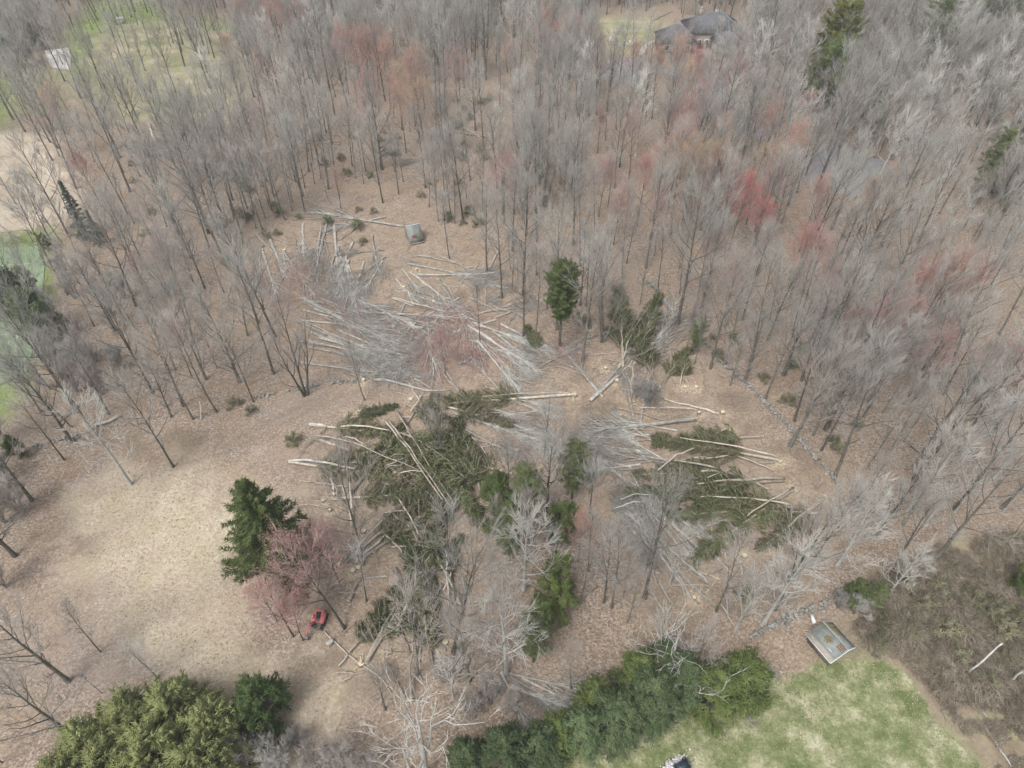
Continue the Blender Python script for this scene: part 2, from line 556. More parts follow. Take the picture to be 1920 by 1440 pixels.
def grow_conifer(seed, H, r0, cs, R, nb, per, shape=1.0, ang=1.35, droop=.12, wid=.5, length=.45, rad=.05, irregular=.25, up=0.0, wob=.01, flat=.5):
    r = np.random.default_rng(seed)
    wood, fol = MB(), MB()
    tp = curve((0, 0, -.2), (0, 0, 1), H, 10, wob, .02, r)
    wood.tube(tp, r0 * (1 - .9 * np.linspace(0, 1, 11)), 7)
    az = 0
    for k in range(nb):
        tt = ((k + r.random()) / nb)
        t = cs + (.99 - cs) * tt
        az += 2.4 + r.uniform(-.5, .5)
        prof = (1 - tt) ** shape if shape > 0 else math.sin(pi * (0.12 + 0.80 * tt)) ** .7
        L = max(.35, R * prof * (1 + r.uniform(-irregular, irregular)))
        p, d = at(tp, t)
        bd = np.array([cos(az) * sin(ang), sin(az) * sin(ang), cos(ang)])
        bp = curve(p, bd, L, 4, .06, up - droop * .3, r)
        wood.prisms(bp[:-1], bp[1:], r0 * .16 * np.array([1, .7, .5, .3]), r0 * .16 * np.array([.7, .5, .3, .1]), 3)
        n = int(per * (0.35 + L / max(R, .1)))
        needle_sprays(fol, bp, r, n, wid * (0.4 + .6 * L / R), length, rad, droop=droop * .5, flat=flat)
    # the leader
    top = tp[-1]
    n = 60
    p = np.tile(top, (n, 1)) + r.normal(0, .12, (n, 3)) - np.array([0, 0, 1.0]) * r.random((n, 1)) * H * .06
    d = r.normal(0, .4, (n, 3)) + np.array([0, 0, .9])
    fol.spikes(p, p + d * length, rad)
    return wood, fol


def grow_plume(seed, H, R, n_pl, per=26, pl=1.5, low=.12, r0=.22, rad=.075, spread=.45, lump=.3, squash=0.0, leaf=.5):
    """An evergreen whose crown is a mass of feathery plumes standing out and up."""
    r = np.random.default_rng(seed)
    wood, fol = MB(), MB()
    tp = curve((0, 0, -.2), (0, 0, 1), H * .9, 8, .02, .02, r)
    wood.tube(tp, r0 * (1 - .85 * np.linspace(0, 1, 9)), 6)
    lobes = r.normal(0, 1, (9, 3))
    lobes[:, 2] = np.abs(lobes[:, 2])
    lobes /= np.linalg.norm(lobes, axis=1, keepdims=True)
    ncl = max(9, n_pl // 15)
    cl = []
    for c in range(ncl):
        zc_ = (c + r.random()) / ncl
        cl.append((zc_ ** .8, c * 2.4 + r.uniform(-.5, .5), r.uniform(.70, 1.0 + lump)))
    for k in range(n_pl):
        z0, az0, mul = cl[k % ncl]
        z = min(1.0, max(0.0, z0 + r.normal(0, .055)))
        az = az0 + r.normal(0, .20)
        prof = math.sqrt(max(0, 1 - (z ** (1.7 + squash)))) * (0.62 + .38 * min(1, z * 4 + .3))
        dirv = unit(np.array([cos(az) * (1 - z * .7), sin(az) * (1 - z * .7), .15 + z]))
        inner = r.uniform(.55, 1.0) * mul
        p = np.array([cos(az) * R * prof * inner, sin(az) * R * prof * inner, low * H + (H * (1 - low)) * z * (0.90 + .10 * inner * r.uniform(.8, 1.1))])
        d = unit(dirv + np.array([cos(az0), sin(az0), 0]) * .4 + r.normal(0, .20, 3))
        L = pl * r.uniform(.6, 1.25)
        bp = np.array([p - d * L * .5, p, p + unit(d + np.array([0, 0, -.25])) * L * .6])
        if k % 3 == 0:
            zc = max(.3, min(H * .85, p[2] - 1.2))
            q, _ = at(tp, zc / (H * .9))
            wood.prisms(q, p, .05, .02, 3)
        needle_sprays(fol, bp, r, per, spread, leaf, rad, droop=.05, flat=.8, fwd=1.2)
    return wood, fol


def grow_felled_hardwood(seed, L, r0, cs=.36, nl=17, ns=4, nt=2, fan=.42, zmax=1.4, twig_r=.020):
    """A hardwood lying along +x, its crown crushed into a fan of long branches."""
    r = np.random.default_rng(seed)
    wood, tw = MB(), MB()
    tp = curve((0, 0, r0 * .9), (1, 0, 0.01), L * .8, 9, .012, 0, r)
    tp[:, 2] = np.maximum(r0 * .8, tp[:, 2])
    trad = r0 * (1 - .8 * np.linspace(0, 1, 10))
    wood.tube(tp, trad, 8)
    T0, T1, TR, tips = [], [], [], []
    for k in range(nl):
        tt = (k + r.random()) / nl
        t = cs / .8 + (1 - cs / .8) * tt
        p, d = at(tp, min(t, .99))
        a = r.uniform(-fan, fan) * (1.25 - .4 * tt)
        el = r.uniform(.0, .14)
        ld = np.array([cos(a), sin(a), el])
        ll = L * (1.0 - t * .72) * r.uniform(.75, 1.15) * .68
        lp = curve(p, ld, ll, 6, .035, -.01, r)
        lp[:, 2] = np.clip(lp[:, 2], .06, zmax)
        lr = r0 * .42 * r.uniform(.55, 1.25)
        wood.prisms(lp[:-1], lp[1:], lr * (1 - .82 * np.linspace(0, 1, 7)[:-1]), lr * (1 - .82 * np.linspace(0, 1, 7)[1:]), 5)
        for j in range(ns):
            u = .15 + .85 * (j + r.random()) / ns
            q, dd = at(lp, u)
            ang = r.uniform(.15, .5) * r.choice([-1, 1])
            sd = unit(np.array([dd[0] * cos(ang) - dd[1] * sin(ang), dd[0] * sin(ang) + dd[1] * cos(ang), r.uniform(-.1, .22)]))
            sl = ll * .45 * (1.1 - .5 * u) * r.uniform(.6, 1.2)
            sp = curve(q, sd, sl, 3, .05, 0, r)
            sp[:, 2] = np.clip(sp[:, 2], .05, zmax + .3)
            sr = max(.032, lr * .50 * (1 - .6 * u))
            tw.prisms(sp[:-1], sp[1:], sr * np.array([1, .8, .6]), sr * np.array([.8, .6, .4]), 3)
            for m in range(nt):
                a0, da = at(sp, .1 + .9 * (m + r.random()) / nt)
                td = unit(da + r.normal(0, .16, 3) * np.array([1, 1, .5]))
                b = a0 + td * r.uniform(.9, 2.2)
                b[2] = max(.04, b[2])
                T0.append(a0); T1.append(b); TR.append(twig_r)
                c = a0 + (b - a0) * r.uniform(.3, .7)
                e = c + unit(td + r.normal(0, .2, 3) * np.array([1, 1, .5])) * r.uniform(.6, 1.6)
                e[2] = max(.04, e[2])
                T0.append(c); T1.append(e); TR.append(twig_r * .8)
                tips += [b, e]
    tw.spikes(np.array(T0), np.array(T1), np.array(TR))
    return wood, tw, np.array(tips)


def grow_felled_spruce(seed, L, r0, cs=.25, nb=60, R=3.2, per=70, zmax=2.4, bare=.12):
    """A spruce lying along +x, its boughs swept forward and crushed: (trunk, boughs, needles)."""
    r = np.random.default_rng(seed)
    wood, bough, fol = MB(), MB(), MB()
    tp = curve((0, 0, r0), (1, 0, 0.01), L, 10, .006, 0, r)
    wood.tube(tp, r0 * (1 - .88 * np.linspace(0, 1, 11)), 8)
    for k in range(nb):
        tt = (k + r.random()) / nb
        t = cs + (1 - cs) * tt
        p, d = at(tp, t)
        bl = R * (1 - .8 * tt) * r.uniform(.6, 1.15) + .3
        a = r.uniform(.45, 1.05) * r.choice([-1, 1])
        el = r.choice([r.uniform(-.05, .15), r.uniform(.25, .95)], p=[.5, .5])
        bd = np.array([cos(a) * cos(el), sin(a) * cos(el), sin(el)])
        bp = curve(p, bd, bl, 5, .07, -.05, r)
        bp[:, 2] = np.clip(bp[:, 2], .08, zmax)
        br = .040 + .02 * (1 - tt)
        bough.prisms(bp[:-1], bp[1:], br * np.array([1, .8, .65, .5, .35]), br * np.array([.8, .65, .5, .35, .15]), 3)
        for m in range(8):
            q, dq = at(bp, .15 + .85 * (m + r.random()) / 8)
            sd = unit(dq + r.normal(0, .45, 3))
            e = q + sd * bl * r.uniform(.22, .5)
            e[2] = max(.05, e[2])
            bough.spikes([q], [e], [.034])
        if r.random() > bare:
            needle_sprays(fol, bp, r, int(per * (.3 + bl / R)), .50, .75, .050, droop=.06, flat=.8, fwd=1.7)
    return wood, bough, fol


# ------------------------------------------------------------------ ground and its regions
def poly_world(pxs):
    return np.array([G(x, y) for x, y in pxs])


def sdf(P, poly):
    """Signed distance to a polygon, negative inside."""
    x, y = P[:, 0], P[:, 1]
    best = np.full(len(P), 1e9)
    inside = np.zeros(len(P), bool)
    n = len(poly)
    for i in range(n):
        a, b = poly[i], poly[(i + 1) % n]
        ab = b - a
        t = np.clip(((x - a[0]) * ab[0] + (y - a[1]) * ab[1]) / (ab @ ab + 1e-9), 0, 1)
        dx, dy = x - (a[0] + t * ab[0]), y - (a[1] + t * ab[1])
        best = np.minimum(best, dx * dx + dy * dy)
        cond = (a[1] > y) != (b[1] > y)
        with np.errstate(divide='ignore', invalid='ignore'):
            xi = (b[0] - a[0]) * (y - a[1]) / (b[1] - a[1] + 1e-12) + a[0]
        inside ^= cond & (x < xi)
    d = np.sqrt(best)
    return np.where(inside, -d, d)


def vnoise(P, s, seed=0):
    """Smooth value noise on the plane, 0..1."""
    r = np.random.default_rng(seed)
    tab = r.random((256, 256))
    q = P / s
    i = np.floor(q).astype(int)
    f = q - i
    f = f * f * (3 - 2 * f)
    g = lambda a, b: tab[(i[:, 0] + a) & 255, (i[:, 1] + b) & 255]
    return (g(0, 0) * (1 - f[:, 0]) + g(1, 0) * f[:, 0]) * (1 - f[:, 1]) + (g(0, 1) * (1 - f[:, 0]) + g(1, 1) * f[:, 0]) * f[:, 1]


REGION = {
    'lawn': [(985, 1470), (1040, 1395), (1150, 1330), (1260, 1300), (1400, 1290), (1480, 1270), (1545, 1240), (1600, 1234), (1650, 1240), (1700, 1270), (1730, 1315), (1760, 1355), (1800, 1395), (1860, 1460), (1880, 1560), (960, 1560)],
    'straw': [(150, 930), (230, 880), (330, 880), (440, 880), (500, 930), (470, 1010), (430, 1080), (470, 1180), (520, 1230), (600, 1230), (640, 1330), (600, 1440), (480, 1440), (440, 1300), (300, 1220), (230, 1160), (170, 1060)],
    'strawcore': [(190, 960), (300, 915), (440, 930), (420, 1040), (400, 1120), (300, 1130), (210, 1060)],
    'court': [(-60, 470), (-10, 466), (74, 462), (84, 500), (80, 560), (66, 640), (50, 700), (0, 722), (-60, 735)],
    'courtgrass': [(-60, 446), (92, 428), (98, 470), (92, 560), (76, 660), (30, 770), (-60, 850)],
    'sand': [(-60, 250), (30, 245), (95, 262), (140, 320), (150, 390), (100, 425), (40, 436), (-60, 446)],
    'field': [(95, 120), (120, 40), (180, 5), (260, 2), (330, 22), (425, 48), (440, 120), (440, 170), (400, 210), (330, 235), (230, 225), (150, 190), (100, 160)],
    'fieldsand': [(330, 45), (380, 42), (428, 55), (436, 80), (400, 78), (350, 62)],
    'fieldgreen': [(120, 60), (180, 0), (280, 5), (430, 45), (425, 52), (330, 42), (240, 42), (175, 60), (150, 140), (130, 150)],
    'yard': [(1105, 30), (1160, 34), (1235, 30), (1245, 60), (1215, 95), (1190, 112), (1150, 105), (1115, 70)],
    'leftgreen': [(-60, 130), (30, 110), (70, 150), (60, 200), (0, 235), (-60, 240)],
    'thicket': [(1640, 1100), (1760, 1040), (1940, 1000), (2050, 1050), (2050, 1560), (1905, 1560), (1870, 1450), (1800, 1370), (1740, 1290), (1690, 1245), (1630, 1225), (1600, 1180)],
    'felled': [(440, 420), (560, 395), (780, 395), (880, 420), (960, 490), (1010, 600), (1120, 690), (1180, 570), (1300, 640), (1420, 760), (1560, 900), (1560, 1010), (1430, 1150), (1260, 1170), (1130, 1010), (1010, 830), (960, 900), (860, 1180), (830, 1290), (700, 1290), (620, 1200), (700, 1100), (600, 960), (540, 860), (700, 740), (560, 700), (440, 520)],
}
RW = {k: poly_world(v) for k, v in REGION.items()}

ROAD_LINES = [
    ([(1120, 140), (1180, 128), (1250, 132), (1330, 150), (1345, 190), (1400, 235), (1480, 275), (1560, 310), (1640, 360)], 6.5),
    ([(1745, 75), (1790, 100), (1850, 130), (1950, 175)], 7.0),
]

STUMPS = [(781, 507), (757, 540), (813, 566), (681, 714), (770, 750), (654, 778), (674, 773), (693, 767), (607, 939), (619, 957), (682, 997), (701, 1035), (740, 889), (678, 1246), (730, 1223), (673, 1065), (662, 1071), (635, 1060), (835, 1205), (792, 1172), (1135, 692), (1156, 714), (1077, 742), (1284, 727), (1305, 727), (1162, 780), (1354, 775), (1304, 788), (1365, 808), (1461, 866), (1485, 921), (1190, 1000), (1301, 1122), (1288, 1042), (1395, 1044), (592, 1100), (493, 470), (617, 403), (1310, 775), (1440, 1032), (1546, 934), (533, 470)]
STW = np.array([G(x, y) for x, y in STUMPS])


def axis(lo, hi, step, far):
    a = list(np.arange(lo, hi + step, step))
    s, v = step, a[-1]
    while v < far:
        s *= 1.5
        v += s
        a.append(v)
    s, v = step, lo
    b = []
    while v > -far:
        s *= 1.5
        v -= s
        b.append(v)
    return np.array(b[::-1] + a)


GX, GY = axis(-205, 205, 0.75, 700), axis(8, 300, 0.75, 700)
XX, YY = np.meshgrid(GX, GY)
P = np.stack([XX.ravel(), YY.ravel()], 1)
z = (vnoise(P, 14, 3) - .5) * .16 + (vnoise(P, 3.2, 4) - .5) * .10 - .05
mb = MB()
nx, ny = len(GX), len(GY)
ii = (np.arange(ny - 1)[:, None] * nx + np.arange(nx - 1)[None]).ravel()
mb.raw(np.column_stack([P, z]), f4=np.stack([ii, ii + 1, ii + nx + 1, ii + nx], 1))


def soft(name, w, nz=1.5, sc=4.0, seed=1):
    d = sdf(P, RW[name]) + (vnoise(P, sc, seed) - .5) * 2 * nz
    return np.clip(.5 - d / (2 * w), 0, 1)


tan_m = (soft('straw', 3.0, 5) * .5 + soft('strawcore', 3.0, 6, 5, 2) * .3 + soft('straw', 1.5, 5, 1.6, 8) * .2) * (.75 + .5 * vnoise(P, 2.3, 9))
tan_m = np.clip(tan_m, 0, 1)
sand_m = np.maximum(soft('sand', 2.5, 1.2), soft('fieldsand', 2.5, 1.5))
green_m = np.maximum.reduce([soft('lawn', 1.4, 1.0, 2.5) * .9, soft('fieldgreen', 4, 3) * .95, soft('courtgrass', 2, 1) * .9, soft('leftgreen', 6, 4) * .8])
dry_m = np.maximum(soft('field', 7, 4) * .9, soft('yard', 6, 3))
thick_m = soft('thicket', 2.5, 1.5)
fell_m = soft('felled', 4, 3)
saw = np.zeros(len(P))
near = np.abs(P[:, 0]) < 90
for sx, sy in STW:
    q = np.zeros(len(P))
    dd = (P[near, 0] - sx) ** 2 + (P[near, 1] - sy) ** 2
    saw[near] = np.maximum(saw[near], np.exp(-dd / .8) * .7)
mud = np.zeros(len(P))
wob = vnoise(P, 2.2, 31) * .6 + vnoise(P, .9, 32) * .4
for mx, my, ra, rb_ in [(235, 830, 9, 3.2), (340, 825, 8, 2.2), (125, 1035, 4, 3), (60, 800, 5, 3), (1395, 760, 4, 2), (1430, 795, 5, 2.2), (1490, 842, 4, 2), (1510, 868, 4, 2.4), (1370, 742, 4, 1.6), (1290, 785, 3, 2), (880, 556, 5, 2), (1120, 760, 3.5, 2), (820, 245, 5, 5), (900, 268, 6, 4), (905, 240, 4, 3), (640, 905, 4, 2), (620, 1140, 3, 2.5), (560, 1215, 6, 1.6), (1020, 690, 5, 3), (1090, 700, 4, 2), (610, 1230, 3, 2), (420, 560, 5, 4), (1560, 1215, 3, 1.6), (1420, 1130, 6, 3), (1260, 1130, 5, 3), (700, 1260, 5, 3)]:
    cx, cy = G(mx, my)
    q = np.sqrt(((P[:, 0] - cx) / ra) ** 2 + ((P[:, 1] - cy) / rb_) ** 2)
    mud = np.maximum(mud, np.clip((1.25 - q) * 1.4, 0, 1) * np.clip((wob - .38) * 5, 0, 1))
for line, wd in (([(700, 296), (722, 325), (745, 350), (785, 392)], .5), ([(560, 1235), (600, 1290), (640, 1380), (650, 1440)], .45), ([(590, 1225), (632, 1290), (668, 1380), (680, 1440)], .45), ([(300, 880), (420, 850), (520, 800), (640, 740)], .8), ([(290, 868), (410, 838), (510, 788), (620, 735)], .8), ([(1330, 820), (1420, 800), (1520, 880), (1560, 980)], .7)):
    pts = np.array([G(a, b) for a, b in line])
    for a, b in zip(pts[:-1], pts[1:]):
        t = np.clip(((P - a) @ (b - a)) / ((b - a) @ (b - a)), 0, 1)
        dd = np.linalg.norm(P - (a + t[:, None] * (b - a)), axis=1)
        mud = np.maximum(mud, np.clip(1.1 - dd / wd, 0, 1) * np.clip((wob - .25) * 2.2, 0, .75))
ground = mb.build("ground", M['bark'], smooth=True)
structure(ground)
gme = ground.data
for nm, cols in (("cover_a", (tan_m, sand_m, green_m, dry_m)), ("cover_b", (thick_m, fell_m, saw, mud))):
    ca = gme.color_attributes.new(nm, 'FLOAT_COLOR', 'POINT')
    ca.data.foreach_set("color", np.stack(cols, 1).astype(np.float32).ravel())


def ground_material():
    m, nt, b = new_mat("forest_floor")
    L = nt.links
    g = nt.nodes.new("ShaderNodeNewGeometry")
    pos = g.outputs['Position']
    A = nt.nodes.new("ShaderNodeAttribute"); A.attribute_name = "cover_a"
    B = nt.nodes.new("ShaderNodeAttribute"); B.attribute_name = "cover_b"
    sa = nt.nodes.new("ShaderNodeSeparateColor"); L.new(A.outputs['Color'], sa.inputs[0])
    sb = nt.nodes.new("ShaderNodeSeparateColor"); L.new(B.outputs['Color'], sb.inputs[0])
    # leaves: every cell one leaf colour, broken by noise
    v1 = nt.nodes.new("ShaderNodeTexVoronoi"); v1.inputs['Scale'].default_value = 5.5
    L.new(pos, v1.inputs['Vector'])
    sv = nt.nodes.new("ShaderNodeSeparateColor"); L.new(v1.outputs['Color'], sv.inputs[0])
    n1 = noise_node(nt, pos, 2.6, 6, .75)
    n2 = noise_node(nt, pos, .16, 4, .6)
    n3 = noise_node(nt, pos, .05, 3, .6)
    mixv = math_node(nt, 'ADD', math_node(nt, 'MULTIPLY', sv.outputs[0], .34), math_node(nt, 'MULTIPLY', n1.outputs[0], .68))
    litter = ramp_node(nt, [(.22, (.098, .077, .060)), (.38, (.19, .150, .118)), (.54, (.292, .236, .188)), (.68, (.41, .345, .285)), (.82, (.61, .55, .48))], mixv).outputs[0]
    # broad changes: rusty and grey-brown patches
    litter = mix_node(nt, math_node(nt, 'MULTIPLY', ramp_node(nt, [(.42, (0, 0, 0)), (.62, (1, 1, 1))], n2.outputs[0]).outputs[0], .40), litter, (.32, .235, .155), 'MIX')
    litter = mix_node(nt, math_node(nt, 'MULTIPLY', ramp_node(nt, [(.50, (0, 0, 0)), (.68, (1, 1, 1))], n3.outputs[0]).outputs[0], .45), litter, (.255, .225, .20), 'MIX')
    n4 = noise_node(nt, pos, .35, 5, .7)
    dirt = ramp_node(nt, [(.55, (0, 0, 0)), (.68, (1, 1, 1))], n4.outputs[0]).outputs[0]
    litter = mix_node(nt, math_node(nt, 'MULTIPLY', dirt, .5), litter, (.17, .125, .095), 'MIX')
    # felled area, more churned soil with pinkish tan
    n5 = noise_node(nt, pos, .55, 5, .7)
    churn = ramp_node(nt, [(.3, (.22, .165, .115)), (.5, (.345, .27, .195)), (.7, (.47, .39, .30))], n5.outputs[0]).outputs[0]
    col = mix_node(nt, math_node(nt, 'MULTIPLY', sb.outputs[1], .35), litter, churn)
    # straw coloured dry grass
    n6 = noise_node(nt, pos, 2.2, 6, .8)
    straw = ramp_node(nt, [(.28, (.27, .22, .155)), (.48, (.445, .38, .29)), (.70, (.64, .575, .465))], n6.outputs[0]).outputs[0]
    ng = noise_node(nt, pos, .22, 4, .6)
    straw = mix_node(nt, math_node(nt, 'MULTIPLY', ramp_node(nt, [(.45, (0, 0, 0)), (.65, (1, 1, 1))], ng.outputs[0]).outputs[0], .45), straw, (.33, .31, .18))
    col = mix_node(nt, sa.outputs[0], col, straw)
    ns = noise_node(nt, pos, .18, 5, .6)
    sand = ramp_node(nt, [(.3, (.33, .27, .20)), (.5, (.49, .42, .33)), (.7, (.58, .52, .43))], ns.outputs[0]).outputs[0]
    col = mix_node(nt, sa.outputs[1], col, sand)
    # dry field, then green grass
    nf = noise_node(nt, pos, .14, 5, .65)
    fieldc = ramp_node(nt, [(.35, (.20, .225, .11)), (.5, (.31, .30, .18)), (.66, (.46, .41, .29))], nf.outputs[0]).outputs[0]
    col = mix_node(nt, math_node(nt, 'MULTIPLY', A.outputs['Alpha'], 1.0), col, fieldc)
    ngr = noise_node(nt, pos, .5, 6, .75)
    green = ramp_node(nt, [(.32, (.125, .185, .055)), (.52, (.21, .275, .095)), (.72, (.42, .42, .24))], ngr.outputs[0]).outputs[0]
    col = mix_node(nt, sa.outputs[2], col, green)
    thick = ramp_node(nt, [(.3, (.17, .135, .09)), (.5, (.28, .235, .165)), (.68, (.36, .34, .21))], noise_node(nt, pos, .28, 6, .7).outputs[0]).outputs[0]
    col = mix_node(nt, sb.outputs[0], col, thick)
    mudc = ramp_node(nt, [(.3, (.10, .08, .06)), (.7, (.22, .18, .14))], n1.outputs[0]).outputs[0]
    col = mix_node(nt, math_node(nt, 'MULTIPLY', B.outputs['Alpha'], .6), col, mudc)
    sw = math_node(nt, 'MULTIPLY', sb.outputs[2], ramp_node(nt, [(.40, (0, 0, 0)), (.55, (1, 1, 1))], noise_node(nt, pos, 2.4, 4, .7).outputs[0]).outputs[0])
    col = mix_node(nt, math_node(nt, 'MULTIPLY', sw, .85), col, (.78, .68, .48))
    L.new(col, b.inputs['Base Color'])
    b.inputs['Roughness'].default_value = .95
    b.inputs['Specular IOR Level'].default_value = .1
    bp = nt.nodes.new("ShaderNodeBump")
    bp.inputs['Strength'].default_value = .7
    bp.inputs['Distance'].default_value = .12
    L.new(mixv, bp.inputs['Height'])
    L.new(bp.outputs[0], b.inputs['Normal'])
    return m


gme.materials.clear()
gme.materials.append(ground_material())


# lawn, a separate sheet whose ragged edge follows the mown grass
def lawn_material():
    m, nt, b = new_mat("patchy_lawn_grass")
    g = nt.nodes.new("ShaderNodeNewGeometry")
    pos = g.outputs['Position']
    n1 = noise_node(nt, pos, .30, 5, .62)
    n2 = noise_node(nt, pos, 3.5, 6, .85)
    n3 = noise_node(nt, pos, 1.1, 5, .7)
    s = math_node(nt, 'ADD', math_node(nt, 'MULTIPLY', n1.outputs[0], .50), math_node(nt, 'ADD', math_node(nt, 'MULTIPLY', n2.outputs[0], .34), math_node(nt, 'MULTIPLY', n3.outputs[0], .22)))
    r = ramp_node(nt, [(.39, (.075, .105, .036)), (.465, (.120, .150, .057)), (.525, (.185, .21, .098)), (.57, (.285, .29, .17)), (.64, (.45, .435, .315))], s)
    nt.links.new(r.outputs[0], b.inputs['Base Color'])
    bp = nt.nodes.new("ShaderNodeBump")
    bp.inputs['Strength'].default_value = .5
    bp.inputs['Distance'].default_value = .06
    nt.links.new(n2.outputs[0], bp.inputs['Height'])
    nt.links.new(bp.outputs[0], b.inputs['Normal'])
    return m


def sheet(name, region, m, step, jag, zz, sc=1.2, seed=7):
    poly = RW[region]
    lo, hi = poly.min(0) - 1, poly.max(0) + 1
    xs, ys = np.arange(lo[0], hi[0], step), np.arange(lo[1], hi[1], step)
    X, Y = np.meshgrid(xs, ys)
    Q = np.stack([X.ravel(), Y.ravel()], 1)
    d = sdf(Q, poly) + (vnoise(Q, sc, seed) - .5) * 2 * jag + (vnoise(Q, sc * .3, seed + 1) - .5) * jag
    inside = (d < 0).reshape(X.shape)
    zq = (vnoise(Q, 14, 3) - .5) * .16 + (vnoise(Q, 3.2, 4) - .5) * .10 - .05 + zz
    n = X.shape[1]
    j, i = np.nonzero(inside[:-1, :-1] & inside[1:, :-1] & inside[:-1, 1:] & inside[1:, 1:])
    k = j * n + i
    f = np.stack([k, k + 1, k + n + 1, k + n], 1)
    used = np.unique(f)
    remap = np.full(len(Q), -1)
    remap[used] = np.arange(len(used))
    mbb = MB()
    mbb.raw(np.column_stack([Q, zq])[used], f4=remap[f])
    return structure(mbb.build(name, m, smooth=True))


sheet("lawn", 'lawn', lawn_material(), .16, .55, .045)


def strip(name, pxs, width, m, zz=.05):
    pts = np.array([G(x, y) for x, y in pxs])
    d = np.gradient(pts, axis=0)
    d /= np.linalg.norm(d, axis=1, keepdims=True)
    nrm = np.stack([-d[:, 1], d[:, 0]], 1)
    a, c = pts + nrm * width / 2, pts - nrm * width / 2
    mbb = MB()
    v = np.concatenate([np.column_stack([a, np.full(len(a), zz)]), np.column_stack([c, np.full(len(a), zz)])])
    n = len(pts)
    mbb.raw(v, f4=[(i + n, i + n + 1, i + 1, i) for i in range(n - 1)])
    return structure(mbb.build(name, m))


strip("driveway", ROAD_LINES[0][0], 7.5, M['asphalt'], .10)
strip("road", ROAD_LINES[1][0], 7.0, M['asphalt'], .10)
strip("road_shoulder_path", [(1200, 104), (1206, 92), (1218, 80), (1234, 76)], 1.6, M['patio'], .14)


def flat_poly(name, pxs, m, zz):
    w = poly_world(pxs)
    mbb = MB()
    c = w.mean(0)
    n = len(w)
    v = np.vstack([np.column_stack([w, np.full(n, zz)]), [[c[0], c[1], zz]]])
    mbb.raw(v, f3=[(i, (i + 1) % n, n) for i in range(n)])
    return structure(mbb.build(name, m))


flat_poly("parking_pavement", [(1490, 300), (1560, 268), (1650, 300), (1690, 345), (1600, 372), (1520, 345)], M['asphalt'], .13)
flat_poly("parking_pavement", [(1130, 150), (1140, 112), (1200, 110), (1235, 128), (1190, 160)], M['asphalt'], .13)
court = flat_poly("sports_court_ground", REGION['court'], M['court'], .12)
for i, (a, b2) in enumerate([((-50, 503), (60, 495)), ((-50, 580), (20, 577)), ((18, 640), (8, 668)), ((33, 630), (30, 660)), ((-50, 632), (15, 628))]):
    ln = strip("court_line_marking", [a, b2], .10, M['court_line'], .135)
pool = flat_poly("pool_water", [(-40, 62), (14, 64), (20, 84), (-40, 90)], M['pool'], .12)
flat_poly("patio_pavement", [(84, 96), (128, 90), (134, 112), (132, 132), (96, 128)], M['patio'], .14)

# ------------------------------------------------------------------ tree prototypes
PROTO = {}


def proto(key, name, parts):
    """An Empty with its parts; parts = [(part name, builder, material, smooth)]. Waits off to nobody: the first placement uses it."""
    e = empty(name, 0, 0)
    for pn, mbx, m, sm in parts:
        mbx.build(pn, m, e, smooth=sm)
    PROTO[key] = [e, False]
    return e


def place(key, x, y, rz=0.0, s=(1, 1, 1), z=0.0, lean=(0, 0)):
    e, used = PROTO[key]
    if isinstance(s, (int, float)):
        s = (s, s, s)
    if not used:
        PROTO[key][1] = True
        e.location = (x, y, z)
        e.rotation_euler = (lean[0], lean[1], rz)
        e.scale = s
        return e
    return copy_tree(e, x, y, rz, s, z, lean)


BARE = [
    # key, seed, H, r0, crown start, spread, limbs, subs, twigs, limb length, bark, twig material, description
    ('tall_a', 1, 20, .20, .36, .85, 17, 6, 4, .38, 'bark', 'twig', 'tall slender bare tree'),
    ('tall_b', 2, 21, .23, .42, .78, 16, 6, 4, .38, 'bark', 'twig', 'tall straight bare tree'),
    ('tall_c', 3, 18, .17, .33, .92, 16, 6, 4, .38, 'bark_green', 'twig_mauve', 'slim mauve-twigged bare tree'),
    ('tall_d', 4, 22, .27, .35, .90, 18, 7, 4, .42, 'bark', 'twig', 'tall thick-trunked bare tree'),
    ('wide_a', 5, 18, .30, .25, .85, 17, 7, 4, .45, 'bark', 'twig', 'wide spreading bare tree'),
    ('wide_b', 6, 17, .27, .28, .80, 16, 7, 4, .43, 'bark_green', 'twig_mauve', 'broad mauve-twigged bare tree'),
    ('thin_a', 7, 13, .10, .45, .55, 11, 5, 3, .27, 'bark', 'twig_mauve', 'thin young bare tree'),
    ('thin_b', 8, 15, .12, .55, .50, 10, 5, 3, .25, 'bark', 'twig', 'spindly bare tree'),
]
BARE_W = [.19, .17, .17, .12, .08, .08, .10, .09]
for key, seed, H, r0, cs, spr, nl, ns, nt_, limb, bm, tm, desc in BARE:
    w, t, tips = grow_bare(seed, H, r0, cs, spr, nl, ns, nt_, limb, low=2)
    proto(key, 'bare_tree', [('trunk', w, M[bm], True), ('crown', t, M[tm], False)])
DESC = {b[0]: b[-1] for b in BARE}

